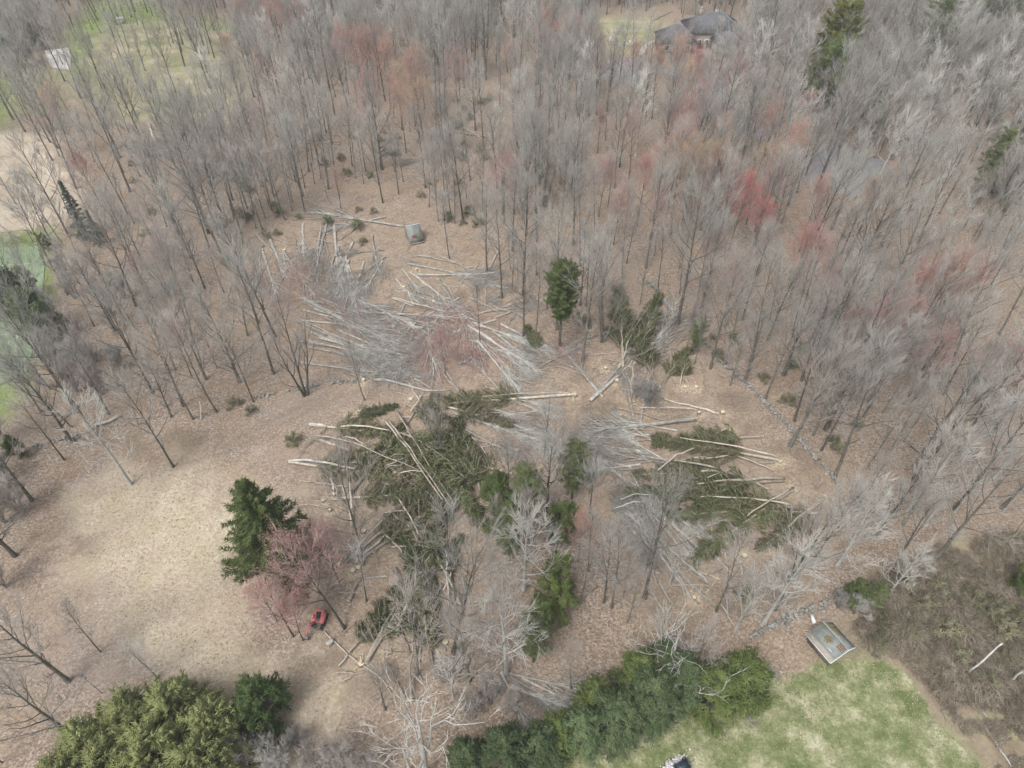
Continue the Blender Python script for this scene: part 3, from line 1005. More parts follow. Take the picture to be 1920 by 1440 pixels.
# special single trees: big multi stem, V maple, pale and white ones
w, t, tips = grow_bare(21, 24, .55, .30, .45, 36, 7, 4, .34, stems=4, limb_up=.16)
proto('giant', 'bare_tree', [('trunk', w, M['bark_green'], True), ('crown', t, M['twig'], False)])
w, t, tips = grow_bare(22, 17, .36, .18, .60, 24, 7, 4, .38, stems=3, limb_up=.12)
proto('vase', 'bare_tree', [('trunk', w, M['bark'], True), ('crown', t, M['twig_mauve'], False)])
w, t, tips = grow_bare(23, 18, .30, .22, .95, 18, 7, 5, .46, curl=.14, limb_curl=.22, limb_up=.14, twig_r=.02)
proto('pale_a', 'pale_limbed_tree', [('trunk', w, M['bark_pale'], True), ('crown', t, M['twig_pale'], False)])
w, t, tips = grow_bare(24, 16, .26, .28, .95, 13, 6, 4, .50, curl=.16, limb_curl=.26, limb_up=.12, twig_r=.02)
proto('pale_b', 'pale_limbed_tree', [('trunk', w, M['bark_pale'], True), ('crown', t, M['twig_pale'], False)])
# dead: few thick crooked limbs, next to no twigs
w, t, tips = grow_bare(25, 15, .42, .22, 1.05, 11, 5, 1, .66, curl=.20, limb_curl=.30, limb_up=.10, twig_r=.03)
proto('dead_a', 'dead_tree', [('trunk', w, M['bark_pale'], True), ('crown', t, M['twig_pale'], False)])
w, t, tips = grow_bare(26, 10, .26, .35, 1.1, 9, 5, 1, .60, curl=.2, limb_curl=.32, limb_up=.08, twig_r=.03)
proto('dead_b', 'dead_tree', [('trunk', w, M['bark_pale'], True), ('crown', t, M['twig_pale'], False)])

# maples in bud
rb = np.random.default_rng(77)
for key, seed, bud, desc, H, keep in [('red', 31, 'bud_red', 'red-budded maple', 15, .8), ('pink', 32, 'bud_pink', 'pink-budded maple', 14, .6), ('orange', 33, 'bud_orange', 'orange-budded maple', 15, .8),
                                ('yellow', 34, 'bud_yellow', 'yellowish budding maple', 16, .85), ('crimson', 35, 'bud_crimson', 'crimson-budded maple', 14, 1.0)]:
    w, t, tips = grow_bare(seed, H, .17, .36, .80, 17, 7, 4, .44)
    proto(key, 'budding_maple', [('trunk', w, M['bark'], True), ('crown', t, M['twig_pink'], False), ('blossom', buds_mb(tips, rb, keep=keep * .75, per=3, rad=.026, size=.26), M[bud], False)])
    DESC[key] = desc
DESC.update(giant='huge many-stemmed bare tree', vase='vase-shaped many-stemmed bare tree', pale_a='pale-limbed spreading bare tree', pale_b='crooked pale-limbed bare tree', dead_a='white leafless dead tree', dead_b='small white dead tree')

# conifers
w, f = grow_conifer(41, 17, .26, .36, 3.1, 150, 90, shape=0, ang=1.15, droop=.02, wid=.5, length=.5, rad=.05, up=.08, irregular=.3)
proto('pine', 'pine_tree', [('trunk', w, M['bark'], True), ('crown', f, M['pine'], False)])
w, f = grow_conifer(42, 17, .30, .24, 4.0, 200, 85, shape=.62, ang=1.35, droop=.10, wid=.42, length=.50, rad=.055, irregular=.35)
proto('spruce', 'spruce_tree', [('trunk', w, M['bark'], True), ('crown', f, M['pine'], False)])
w, f = grow_conifer(43, 13, .18, .2, 2.3, 75, 60, shape=0, ang=1.2, droop=.02, wid=.8, length=.5, rad=.045, up=.05, irregular=.5)
proto('thin_pine', 'pine_tree', [('trunk', w, M['bark'], True), ('crown', f, M['pine_pale'], False)])
w, f = grow_conifer(44, 14, .2, .05, 3.0, 90, 80, shape=.9, ang=1.5, droop=.15, wid=.5, length=.4, rad=.055)
proto('blue', 'spruce_tree', [('trunk', w, M['bark'], True), ('crown', f, M['blue_spruce'], False)])
w, f = grow_conifer(45, 13, .22, .12, 3.8, 120, 100, shape=0, ang=1.15, droop=.02, wid=.8, length=.45, rad=.07, up=.08)
proto('yellow_pine', 'pine_tree', [('trunk', w, M['bark'], True), ('crown', f, M['pine_yellow'], False)])
w, f = grow_plume(46, 11, 3.6, 560, per=16, pl=1.4)
proto('hemlock', 'hemlock_tree', [('trunk', w, M['bark'], True), ('crown', f, M['hemlock'], False)])
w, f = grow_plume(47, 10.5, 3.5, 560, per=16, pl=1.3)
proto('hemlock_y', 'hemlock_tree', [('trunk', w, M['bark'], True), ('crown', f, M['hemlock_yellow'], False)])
w, f = grow_plume(48, 10, 3.4, 480, per=20, pl=2.0, spread=.38, lump=.5, rad=.075, leaf=.6)
proto('plume', 'arborvitae_tree', [('trunk', w, M['bark'], True), ('crown', f, M['plume'], False)])
w, f = grow_plume(49, 8.0, 3.0, 520, per=20, pl=.9, spread=.35, lump=.35, rad=.06, leaf=.4)
proto('darkball', 'round_evergreen', [('trunk', w, M['bark'], True), ('crown', f, M['dark_green'], False)])
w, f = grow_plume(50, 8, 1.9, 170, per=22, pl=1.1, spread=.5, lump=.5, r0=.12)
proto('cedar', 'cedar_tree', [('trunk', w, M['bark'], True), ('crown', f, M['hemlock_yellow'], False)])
w, f = grow_plume(51, 9, 2.2, 230, per=22, pl=1.1, spread=.5, lump=.5, r0=.14)
proto('greentop', 'pine_tree', [('trunk', w, M['bark'], True), ('crown', f, M['pine'], False)])

# shrubs
for key, seed, m, H, R in [('shrub_olive', 61, 'olive', 1.3, 1.1), ('shrub_olive_b', 62, 'olive', 1.9, 1.3), ('shrub_green', 63, 'pine_pale', 1.6, 1.2)]:
    w, f = grow_plume(seed, H, R, 60, per=9, pl=.55, spread=.3, low=.05, r0=.04, rad=.035, leaf=.3)
    proto(key, 'shrub', [('stem', w, M['bark'], True), ('foliage', f, M[m], False)])
w, t, tips = grow_bare(64, 5.0, .10, .10, .75, 34, 7, 5, .55, stems=8, limb_up=.12, twig_len=.7)
proto('shrub_bare', 'bare_shrub', [('stem', w, M['twig'], True), ('twigs', t, M['twig'], False)])
w, t, tips = grow_bare(65, 5.5, .10, .10, .75, 34, 7, 5, .55, stems=8, limb_up=.12, twig_len=.7)
proto('shrub_mauve', 'bare_shrub', [('stem', w, M['twig_mauve'], True), ('twigs', t, M['twig_mauve'], False)])

# felled trees
FH = {}
for i in range(4):
    w, t, tips = grow_felled_hardwood(81 + i, 18, .26, fan=[.38, .5, .30, .6][i])
    FH[i] = (w, t, tips)
for key, i, bm, tm, bud in [('fh_grey0', 0, 'log_grey', 'twig_lying', None), ('fh_grey1', 1, 'log_grey', 'twig_lying', None), ('fh_pale', 2, 'bark_pale', 'twig_pale', None),
                            ('fh_pink', 3, 'log_grey', 'twig_pink', 'bud_pink'), ('fh_red', 1, 'log_grey', 'twig_pink', 'bud_red'), ('fh_mauve', 0, 'log_brown', 'twig_mauve', None)]:
    w, t, tips = FH[i]
    parts = [('trunk', w, M[bm], True), ('branches', t, M[tm], False)]
    if bud:
        parts.append(('blossom', buds_mb(tips, rb, keep=.7, per=2, rad=.04, size=.2), M[bud], False))
    c = MB()
    c.prisms([(-.02, 0, .26 * .9)], [(.03, 0, .26 * .9)], .262, .20, 10)
    c.tube([(-.025, 0, .234), (-.02, 0, .234)], [.262, .262], 10, cap=True)
    parts.append(('cut_end', c, M['wood_cut'], False))
    proto(key, 'felled_tree', parts)
DESC.update(fh_grey0='grey felled treetop', fh_grey1='grey felled hardwood', fh_pale='whitish felled tree', fh_pink='pinkish felled treetop', fh_red='reddish felled maple', fh_mauve='brown mauve-twigged felled tree')
for i, (seed, nm, fm, cs, bare) in enumerate([(91, 'fs_a', 'needle', .22, .05), (92, 'fs_b', 'needle_olive', .28, .12), (93, 'fs_c', 'needle', .18, .1), (94, 'fs_d', 'needle_olive', .35, .3)]):
    w, b, f = grow_felled_spruce(seed, 17, .24, cs, 95, [3.1, 3.0, 3.4, 2.7][i], 27, bare=bare)
    c = MB()
    c.tube([(-.02, 0, .24), (-.012, 0, .24)], [.242, .242], 10, cap=True)
    proto(nm, 'felled_spruce', [('trunk', w, M[['log_brown', 'log_pale'][i % 2]], True), ('boughs', b, M['needle_tan'], False), ('needles', f, M[fm], False), ('cut_end', c, M['wood_cut'], False)])
    DESC[nm] = ['dark green felled spruce', 'olive felled spruce', 'bushy felled spruce', 'half-bare felled spruce'][i]

# ------------------------------------------------------------------ standing trees set from the photograph
TAKEN = []


def free(x, y, dmin):
    for a, b, c in TAKEN:
        if (a - x) ** 2 + (b - y) ** 2 < max(dmin, c) ** 2:
            return False
    return True


def tree(key, px, py, s=1.0, lean=(0, 0), rz=None, keep=2.0, desc=None, cat='tree', group='standing bare trees', xy=None, sz=None):
    x, y = G(px, py) if xy is None else xy
    TAKEN.append((x, y, keep))
    rz = random.uniform(0, 2 * pi) if rz is None else rz
    o = place(key, x, y, rz, (s, s, s * (sz or 1)), 0, lean)
    reg(o, desc or DESC[key], cat, group)
    return o


def leanto(deg, az):
    """Euler lean (x, y) for an object with no z turn: az 0 = leaning to +x."""
    return (-sin(radians(az)) * radians(deg), cos(radians(az)) * radians(deg))


SPOTS = [
    ('pale_b', 245, 908, .95), ('tall_a', 325, 875, .85), ('wide_b', 322, 782, .65), ('tall_c', 362, 786, .95), ('tall_c', 406, 772, 1.0), ('wide_a', 450, 716, .95), ('vase', 573, 740, 1.0),
    ('wide_b', 128, 1277, .95), ('wide_a', 28, 1042, .9), ('wide_b', 60, 938, .95), ('wide_a', 136, 828, .9), ('tall_c', 204, 776, .8), ('thin_a', 188, 1222, .8), ('thin_b', 192, 1300, .35), ('wide_b', 150, 1388, .9), ('pale_b', 295, 1272, .45),
    ('thin_a', 5, 1430, .8), ('tall_c', 378, 683, .85), ('thin_a', 407, 690, .75), ('tall_a', 384, 540, .8), ('tall_c', 348, 560, .8), ('wide_b', 235, 600, .8), ('wide_a', 215, 620, .8), ('tall_c', 176, 612, .8), ('tall_c', 30, 382, .75), ('wide_b', 25, 225, 1.1), ('tall_b', 98, 300, .8),
    ('pale_a', 950, 1262, .95), ('pale_a', 982, 1105, .85), ('wide_b', 880, 1275, .9), ('pale_b', 850, 1310, .55), ('wide_b', 722, 1330, .5), 
    ('tall_c', 1090, 1122, .55), ('thin_b', 1103, 1070, .8), ('tall_a', 1132, 1130, .7), ('tall_a', 1146, 1140, .75), ('thin_a', 1120, 1086, .4), ('tall_c', 1176, 1166, .6), ('thin_a', 1168, 1120, .7), ('wide_b', 1210, 1075, .5),
    ('wide_b', 1063, 925, .72), ('thin_b', 1047, 878, .6), ('thin_a', 1105, 925, .8),
    ('vase', 822, 842, .62), ('thin_b', 900, 640, .8),
    ('tall_d', 981, 632, .75), ('tall_c', 1004, 630, .9), ('tall_a', 941, 558, .95), ('thin_b', 843, 487, .95), ('tall_d', 913, 512, .8), ('thin_b', 960, 540, .7), ('vase', 1130, 640, .85), ('tall_a', 1088, 572, .8), ('tall_a', 1099, 574, .7),
    ('tall_d', 1270, 610, 1.15), ('tall_b', 1300, 596, .9), ('thin_a', 1288, 650, .7), ('thin_a', 1302, 683, .9), ('wide_a', 1358, 686, .72), ('wide_a', 1396, 715, .80), ('tall_b', 1503, 713, .85), ('tall_d', 1676, 713, 1.0), ('tall_d', 1548, 806, 1.15), ('tall_c', 1525, 816, .95), ('tall_c', 1512, 782, .9),
    ('tall_c', 1608, 756, .85), ('tall_a', 1628, 754, .8), ('tall_a', 1540, 845, .75), ('tall_c', 1654, 774, .8), ('tall_a', 1702, 742, .9), ('tall_b', 1716, 746, .9), ('tall_a', 1822, 800, .95), ('tall_d', 1858, 814, .9), ('tall_c', 1512, 616, .9), ('tall_a', 1550, 640, .9), ('thin_b', 1560, 675, .7),
    ('tall_d', 1712, 878, 1.0), ('tall_c', 1665, 853, .8), ('tall_a', 1626, 880, .8), ('tall_d', 1745, 1058, .95), ('tall_d', 1790, 955, 1.0), ('pale_b', 1700, 960, .9), ('pale_b', 1800, 870, .8), ('pale_a', 1570, 1060, .8), ('wide_a', 1640, 1010, .75), ('pale_a', 1430, 1172, .85), ('tall_d', 1452, 1142, .9),
    ('pale_b', 1378, 1182, .7), ('pale_b', 1200, 1020, .5), ('pale_b', 1255, 1095, .45), ('pale_b', 1270, 1060, .42), ('wide_b', 1600, 970, .7), ('pale_a', 1660, 1120, .55),
    ('giant', 1018, 385, 1.0), ('giant', 985, 340, .7), ('tall_b', 555, 790, .01),
    ('tall_d', 870, 165, 1.0), ('tall_b', 825, 155, .9), ('tall_b', 777, 130, .8), ('pale_a', 905, 130, .8), ('pale_a', 1835, 275, 1.0), ('pale_b', 1640, 200, .9), ('pale_b', 1700, 175, .9), ('pale_a', 1560, 255, .8), ('pale_a', 1880, 190, .9), ('wide_a', 1560, 430, 1.0), ('tall_d', 1340, 300, 1.05), ('wide_a', 1405, 205, .8),
    ('pale_b', 1720, 420, .8), ('pale_a', 1680, 640, .7), ('pale_b', 1760, 350, .8),
    ('thin_b', 845, 400, .95), ('tall_c', 822, 415, .85), ('tall_a', 838, 418, .9), ('tall_c', 852, 418, .9), ('tall_b', 868, 412, .9), ('thin_b', 637, 370, .8), ('thin_b', 682, 345, .75), ('tall_a', 798, 352, .85), ('thin_b', 756, 340, .7), ('tall_c', 740, 322, .7),
]
for key, px, py, s in SPOTS:
    if s > .02:
        tree(key, px, py, s)
# row of slender trunks above the felling, left of the hut
for px, py in [(418, 422), (424, 425), (440, 410), (462, 418), (480, 428), (492, 430), (510, 395), (520, 405), (534, 412), (503, 380), (548, 395), (560, 350), (572, 352), (590, 345), (568, 368), (602, 335), (612, 325), (545, 330), (526, 322), (500, 340), (470, 330), (450, 345), (586, 300), (560, 300)]:
    tree(random.choice(['tall_a', 'tall_b', 'thin_b', 'tall_c', 'thin_b']), px, py, random.uniform(.75, .95), keep=1.2)

# leaning maple over the clearing, its top to the upper left
x, y = G(646, 1178)
tree('pink', 646, 1178, 1.0, lean=leanto(16, 155), rz=0, desc='big leaning maple with pink buds', keep=2)
tree('pink', 560, 1085, .62, keep=1); tree('red', 520, 1165, .50, keep=1)
tree('pink', 600, 1030, .42, keep=1)


def crown_tree(key, px, py, s, hc=11.5, **k):
    """Place a tree by where its crown centre shows."""
    x, y = G(px, py, hc * s)
    return tree(key, 0, 0, s, xy=(x, y), **k)


MAPLES = [('crimson', 1392, 372, .85), ('crimson', 1425, 410, .7), ('crimson', 1372, 352, .6), ('red', 1512, 468, .8), ('pink', 1540, 485, .8), ('red', 1640, 612, .85), ('red', 1612, 622, .6), ('orange', 1765, 535, 1.0), ('orange', 1810, 560, .95), ('red', 1730, 545, .8),
          ('red', 525, 38, 1.0), ('red', 560, 42, .9), ('orange', 690, 105, 1.0), ('red', 640, 92, .9), ('orange', 722, 118, .9), ('orange', 770, 148, .9), ('orange', 752, 200, .85), ('red', 685, 175, .8), ('pink', 690, 210, .7), ('orange', 1265, 125, 1.0), ('orange', 1235, 135, .9), ('red', 1305, 140, .9),
          ('red', 1292, 240, .9), ('pink', 1275, 265, .9), ('red', 1310, 195, .8), ('red', 1207, 335, .8), ('pink', 1190, 250, .8), ('pink', 945, 328, .8), ('red', 965, 338, .6), ('yellow', 1300, 335, 1.0), ('yellow', 1335, 330, .9), ('orange', 1270, 290, .9), ('yellow', 1450, 330, .9), ('orange', 1480, 290, .9), ('orange', 1530, 380, .8), ('yellow', 1620, 400, .9),
          ('pink', 1440, 345, .8), ('pink', 1700, 600, .8), ('pink', 1550, 560, .7), ('pink', 1890, 690, .8), ('pink', 1340, 470, .6), ('red', 1565, 545, .6), ('pink', 1080, 60, .8), ('red', 1060, 70, .8), ('yellow', 790, 130, .8), ('orange', 1445, 250, .8), ('pink', 700, 85, .9), ('pink', 1160, 380, .7), ('pink', 1240, 400, .7), ('pink', 1380, 520, .6),
          ('pink', 300, 480, .6), ('pink', 260, 500, .5), ('pink', 490, 130, .8), ('yellow', 745, 165, .8), ('red', 1165, 395, .4), ('orange', 1360, 260, .8), ('pink', 1130, 330, .7), ('orange', 1090, 1000, .5), ('pink', 1750, 660, .8), ('pink', 330, 640, .55), ('pink', 610, 1015, .7), ('pink', 515, 1120, .7), ('red', 545, 1150, .5), ('pink', 830, 640, .5)]
for key, px, py, s in MAPLES:
    s *= 1.15 if py < 680 else 1.1
    crown_tree(key, px, py, s, keep=2.8, group='maples in bud')

# evergreens
EV = [('pine', 1049, 652, 1.0, 'dark bare-stemmed pine'), ('spruce', 540, 1108, 1.25, 'tall dark standing spruce'),
      ('thin_pine', 985, 985, .95, 'pale green thin pine'), ('greentop', 930, 965, .9, 'bright green bushy pine top'), ('thin_pine', 1072, 935, .9, 'wispy pale pine'), ('greentop', 1050, 1015, .85, 'green bushy small pine'), ('cedar', 1045, 1095, .8, 'yellow-green cedar'), ('cedar', 1030, 1135, .75, 'mottled green cedar'), ('cedar', 1052, 1150, .8, 'narrow green cedar'), ('cedar', 1012, 1185, .75, 'bushy green cedar'), ('thin_pine', 1000, 1240, .8, 'wispy green pine above the hemlock row'), ('thin_pine', 955, 1050, .9, 'thin green pine among pale branches'),
      ('thin_pine', 1300, 665, .62, 'small pale pine'), ('blue', 165, 445, .9, 'blue-green spruce'), ('blue', 190, 458, .55, 'small blue-green spruce'),
      ('yellow_pine', 1575, 118, 1.05, 'yellow-green rounded pine'), ('greentop', 1562, 165, 1.2, 'deep green pine'), ('greentop', 1592, 160, 1.1, 'dark green pine'), ('thin_pine', 1765, 95, 1.2, 'tall wispy green pine'), ('greentop', 1848, 55, 1.2, 'dark green pine'), ('greentop', 1885, 60, 1.1, 'dark green pine'), ('greentop', 1880, 85, .9, 'short green pine'), ('greentop', 1755, 105, .6, 'small dark pine'), ('greentop', 1545, 140, .7, 'small green pine'), ('greentop', 1445, 58, .9, 'narrow dark green pine'), ('greentop', 1640, 225, .8, 'dark green pine under pale branches'),
      ('thin_pine', 1870, 345, .8, 'thin olive pine'), ('blue', 1925, 330, 1.0, 'blue-green spruce'), ('yellow_pine', 1880, 230, .5, 'small yellow-green pine'), ('thin_pine', 1660, 260, .6, 'small olive pine'), 
      ('hemlock', 45, 590, .85, 'bushy dark evergreen'), ('hemlock', 85, 625, .85, 'bushy green evergreen'), ('hemlock', 110, 640, .7, 'spreading green evergreen'), ('greentop', 62, 555, .7, 'small dark evergreen tip'), ('greentop', 92, 468, .4, 'little dark evergreen by the fence'), ('greentop', 40, 860, .5, 'dark small evergreen'), ('greentop', 30, 130, .9, 'dark green pine'), ('greentop', 75, 95, .9, 'dark green pine'), ('yellow_pine', 60, 120, .5, 'yellow-green small pine'),
      ('greentop', 1590, 1135, .55, 'small dark evergreen behind the mossy shed'), ('thin_pine', 1620, 1150, .5, 'wispy green pine by the shed'), ('greentop', 1905, 1110, .6, 'dark evergreen'),
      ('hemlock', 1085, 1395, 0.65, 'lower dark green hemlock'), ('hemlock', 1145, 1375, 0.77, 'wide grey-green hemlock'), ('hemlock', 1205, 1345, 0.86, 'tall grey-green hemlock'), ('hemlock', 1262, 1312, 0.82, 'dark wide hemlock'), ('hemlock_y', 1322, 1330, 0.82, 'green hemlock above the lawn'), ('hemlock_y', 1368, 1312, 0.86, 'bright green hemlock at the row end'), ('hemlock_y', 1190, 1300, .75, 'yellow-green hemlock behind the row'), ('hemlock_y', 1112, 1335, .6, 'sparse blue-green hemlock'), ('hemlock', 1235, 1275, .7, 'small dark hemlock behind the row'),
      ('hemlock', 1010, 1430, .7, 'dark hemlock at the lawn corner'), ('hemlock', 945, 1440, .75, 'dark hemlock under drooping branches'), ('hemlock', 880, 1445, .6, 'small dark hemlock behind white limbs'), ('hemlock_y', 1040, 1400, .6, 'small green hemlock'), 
      ('darkball', 505, 1345, .95, 'round dark green evergreen bush')]
for key, px, py, s, desc in EV:
    if py < 380 and px > 1400:
        s *= 1.7
        x_, y_ = G(px, py - 50, {'yellow_pine': 8.5, 'thin_pine': 8.5}.get(key, 6.5) * s)
        tree(key, 0, 0, s, xy=(x_, y_), keep=2.5, desc=desc, cat='evergreen tree', group='standing evergreens')
        continue
    tree(key, px, py, s, keep=1.5, desc=desc, cat='evergreen tree', group='standing evergreens')
for i, (px, py, s) in enumerate([(215, 1440, .85), (285, 1390, .85), (355, 1370, .85), (420, 1395, .8), (250, 1480, .9), (330, 1450, .95), (405, 1465, .85), (180, 1500, .85), (470, 1430, .45), (300, 1540, .9), (385, 1545, .9), (230, 1560, .9), (350, 1345, .55), (345, 1320, .45)]):
    tree('plume', px, py, s, keep=1.5, desc='feathery yellow-green arborvitae', cat='evergreen tree', group='feathery evergreens')
# dead white trees
for key, px, py, s, rz in [('dead_a', 800, 1452, 1.0, .4), ('dead_b', 768, 1445, .8, 2.0), ('dead_a', 1243, 1290, .85, 1.3), ('dead_b', 1225, 1240, .9, 3.9), ('dead_b', 1860, 900, .9, 1.0), ('dead_b', 1790, 960, .7, 0.3), ('dead_b', 5, 700, .8, .3), ('dead_b', 60, 760, .8, 4.), ('dead_a', 1600, 975, .6, 2.), ('dead_b', 1735, 985, .9, 5.0), ('dead_b', 1480, 1085, .8, 5.0)]:
    tree(key, px, py, s, rz=rz, keep=1.5, cat='dead tree', group='dead white trees')

# bare thickety shrubs along the bottom edge and at the left
for key, px, py, s in [('shrub_mauve', 470, 1440, .9), ('shrub_bare', 530, 1450, 1.0), ('shrub_bare', 505, 1420, .8), ('shrub_mauve', 600, 1450, .95), ('shrub_mauve', 650, 1440, 1.0), ('shrub_mauve', 700, 1455, .9), ('shrub_bare', 560, 1400, .7), ('shrub_bare', 155, 690, 1.1), ('shrub_mauve', 110, 700, 1.1), ('shrub_bare', 185, 700, 1.1), ('shrub_mauve', 145, 735, 1.0), ('shrub_bare', 110, 660, 1.0),
                       ('shrub_mauve', 190, 740, 1.0), ('shrub_bare', 230, 690, .9), ('shrub_bare', 15, 900, 1.0), ('shrub_mauve', 45, 960, 1.1), ('shrub_bare', 10, 980, 1.0), ('shrub_bare', 1215, 765, .9), ('shrub_mauve', 1190, 745, .7), ('shrub_bare', 1420, 1300, .55), ('shrub_bare', 1395, 1350, .5), ('shrub_bare', 1440, 1275, .4), ('shrub_mauve', 880, 1340, .8), ('shrub_mauve', 920, 1320, .8), ('shrub_mauve', 960, 1330, .7), ('shrub_mauve', 830, 1280, .7),
                       ('shrub_bare', 1600, 1150, .7), ('shrub_bare', 1570, 1140, .6), ('shrub_mauve', 140, 560, .9), ('shrub_bare', 120, 520, .9), ('shrub_mauve', 235, 560, .8), ('shrub_mauve', 10, 1100, 1.0)]:
    tree(key, px, py, s, keep=1, desc={'shrub_mauve': 'mauve twiggy bare shrub', 'shrub_bare': 'grey twiggy bare shrub'}[key], cat='shrub', group='bare shrubs')

SHRUBS = [(455, 345), (466, 358), (440, 340), (410, 425), (422, 418), (452, 408), (465, 412), (515, 388), (524, 402), (250, 342), (248, 310), (285, 400), (275, 440), (790, 370), (695, 332), (712, 265), (870, 272), (900, 285), (840, 412), (868, 420), (905, 418), (892, 424), (880, 402), (680, 456), (672, 395), (700, 400), (672, 428), (742, 292), (725, 290), (908, 300), (905, 195), (870, 205), (880, 225), (855, 190), (860, 240), (640, 300), (610, 310), (600, 265), (650, 330), (720, 250), (745, 260), (920, 190), (865, 300),
          (1100, 608), (1085, 600), (1502, 655), (1485, 688), (1432, 712), (1476, 756), (1605, 802), (1560, 830), (1572, 845), (1335, 635), (1345, 670), (1380, 640), (1425, 480), (800, 345), (860, 345), (615, 420), (560, 410), (520, 440), (500, 445), (430, 500), (425, 490), (440, 760), (470, 775), (550, 830), (1395, 1120), (820, 190), (690, 240), (660, 260), (1640, 1110), (1700, 1070), (205, 590), (220, 530)]
for i, (px, py) in enumerate(SHRUBS):
    k = ['shrub_olive', 'shrub_olive_b', 'shrub_green', 'shrub_olive'][i % 4]
    tree(k, px, py, random.uniform(.7, 1.25), keep=.8, desc={'shrub_olive': 'low olive shrub', 'shrub_olive_b': 'rounded olive bush', 'shrub_green': 'small green bush'}[k], cat='shrub', group='low shrubs on the forest floor')

# ------------------------------------------------------------------ the rest of the wood, scattered
XMAX = 205.0
open_regs = [('lawn', 0.5), ('straw', 1.0), ('court', 2), ('courtgrass', 0), ('sand', -1), ('felled', -1.5), ('thicket', 0)]
half_regs = [('field', 3), ('yard', 2), ('leftgreen', 0)]
cand = np.column_stack([rng.uniform(-XMAX, XMAX, 30000), rng.uniform(30, 292, 30000)])
ux = np.array([unproj(x, y, 0) for x, y in cand])
ut = np.array([unproj(x, y, 16) for x, y in cand])
vis = (ut[:, 0] > -300) & (ut[:, 0] < 2220) & (ut[:, 1] < 1440) & (ux[:, 1] > -40)
cand, ux = cand[vis], ux[vis]
ok = np.ones(len(cand), bool)
for nm, marg in open_regs:
    ok &= sdf(cand, RW[nm]) > marg
for nm, marg in half_regs:
    ok &= (sdf(cand, RW[nm]) > marg) | (rng.random(len(cand)) < .08)
# open ground to the lower left and between felling and left woods
LL = poly_world([(250, 800), (420, 780), (700, 700), (600, 850), (700, 1300), (520, 1440), (0, 1440), (0, 1080), (100, 900)])
ok &= (sdf(cand, LL) > 0)
MID = poly_world([(1060, 1010), (1140, 960), (1240, 1150), (1400, 1180), (1620, 1080), (1560, 900), (1420, 760), (1520, 900), (1620, 1230), (1560, 1260), (1380, 1260), (1200, 1300), (900, 1300), (830, 1250)])
ok &= (sdf(cand, MID) > -1) | (rng.random(len(cand)) < .02)
ok &= sdf(cand, poly_world([(1380, 1150), (1680, 1130), (1680, 1270), (1380, 1300)])) > 0
HOUSE = poly_world([(1215, 110), (1390, 115), (1400, 40), (1215, 40)])
ok &= sdf(cand, HOUSE) > 1
for clr, kp in (([(1095, 15), (1400, 15), (1400, 110), (1330, 215), (1170, 215), (1095, 120)], .13), ([(1120, 215), (1350, 215), (1340, 310), (1150, 310)], .5), ([(90, 240), (150, 190), (440, 170), (450, 250), (430, 340), (200, 340)], .55), ([(60, 400), (240, 400), (270, 620), (60, 740)], .3), ([(130, 240), (200, 250), (250, 400), (120, 440)], .35)):
    ok &= (sdf(cand, poly_world(clr)) > 0) | (rng.random(len(cand)) < kp)
sparse = poly_world([(600, 420), (560, 330), (700, 180), (930, 170), (960, 260), (960, 480), (800, 420)])
ok &= (sdf(cand, sparse) > 0) | (rng.random(len(cand)) < .22)
# roads stay open
for line, wdt in ROAD_LINES:
    pts = np.array([G(a, b) for a, b in line])
    for a, b in zip(pts[:-1], pts[1:]):
        t = np.clip(((cand - a) @ (b - a)) / ((b - a) @ (b - a)), 0, 1)
        dd = np.linalg.norm(cand - (a + t[:, None] * (b - a)), axis=1)
        ok &= dd > wdt / 2 + .5
cand, ux = cand[ok], ux[ok]
chosen = []
cell = {}
gapf = np.clip((vnoise(cand, 13, 55) - .25) * 1.9, 0, 1)
for x, y, r_ in TAKEN:
    cell.setdefault((int(x // 5), int(y // 5)), []).append((x, y, 2.2))
for i, (x, y) in enumerate(cand):
    px, py = ux[i]
    base = 4.2
    if px > 1250 and py < 350: base = 3.7
    if 1050 < px and 350 <= py < 620: base = 4.5
    if px > 1400 and py > 600: base = 5.4
    if py > 640 and px < 900: base = 6.0
    if px < 480 and py < 420: base = 4.7
    if py < 130: base = 3.4
    dmin = base * (0.8 + .5 * rng.random()) * (.78 + .75 * gapf[i])
    k = (int(x // 5), int(y // 5))
    good = True
    for dx in (-1, 0, 1):
        for dy in (-1, 0, 1):
            for a, b, c in cell.get((k[0] + dx, k[1] + dy), ()):
                if (a - x) ** 2 + (b - y) ** 2 < max(dmin if c is None else c, 1.2) ** 2:
                    good = False
                    break
            if not good: break
        if not good: break
    if good:
        cell.setdefault(k, []).append((x, y, None))
        chosen.append((x, y))
chosen = np.array(chosen)
dist = np.sqrt(chosen[:, 0] ** 2 + chosen[:, 1] ** 2 + CAM_H ** 2)
inframe = np.array([-40 < unproj(x, y, 9)[0] < 1960 for x, y in chosen])
chosen = chosen[np.argsort(dist + np.where(inframe, 0, 1000))]
n_named = sum(1 for o, d, x, y in REG if o.name.split('.')[0] == 'bare_tree')
N_IND = max(0, 282 - n_named)
keys = [b[0] for b in BARE]


def pick(x, y):
    px, py = unproj(x, y, 0)
    w = np.array(BARE_W) * (.4 + 1.2 * rng.random(8))
    if px > 1300:
        w = w * np.array([1, 1, 1, 1, 2.2, 2.0, .8, .7])
    if px < 700:
        w = w * np.array([1.3, 1.3, 1.2, 1, .3, .3, 1, 1.4])
    if py > 650 and px > 1500:
        w = w * np.array([.8, .8, 1.6, 1, 1, 2.0, 1.2, .8])
    return rng.choice(len(keys), p=w / w.sum())


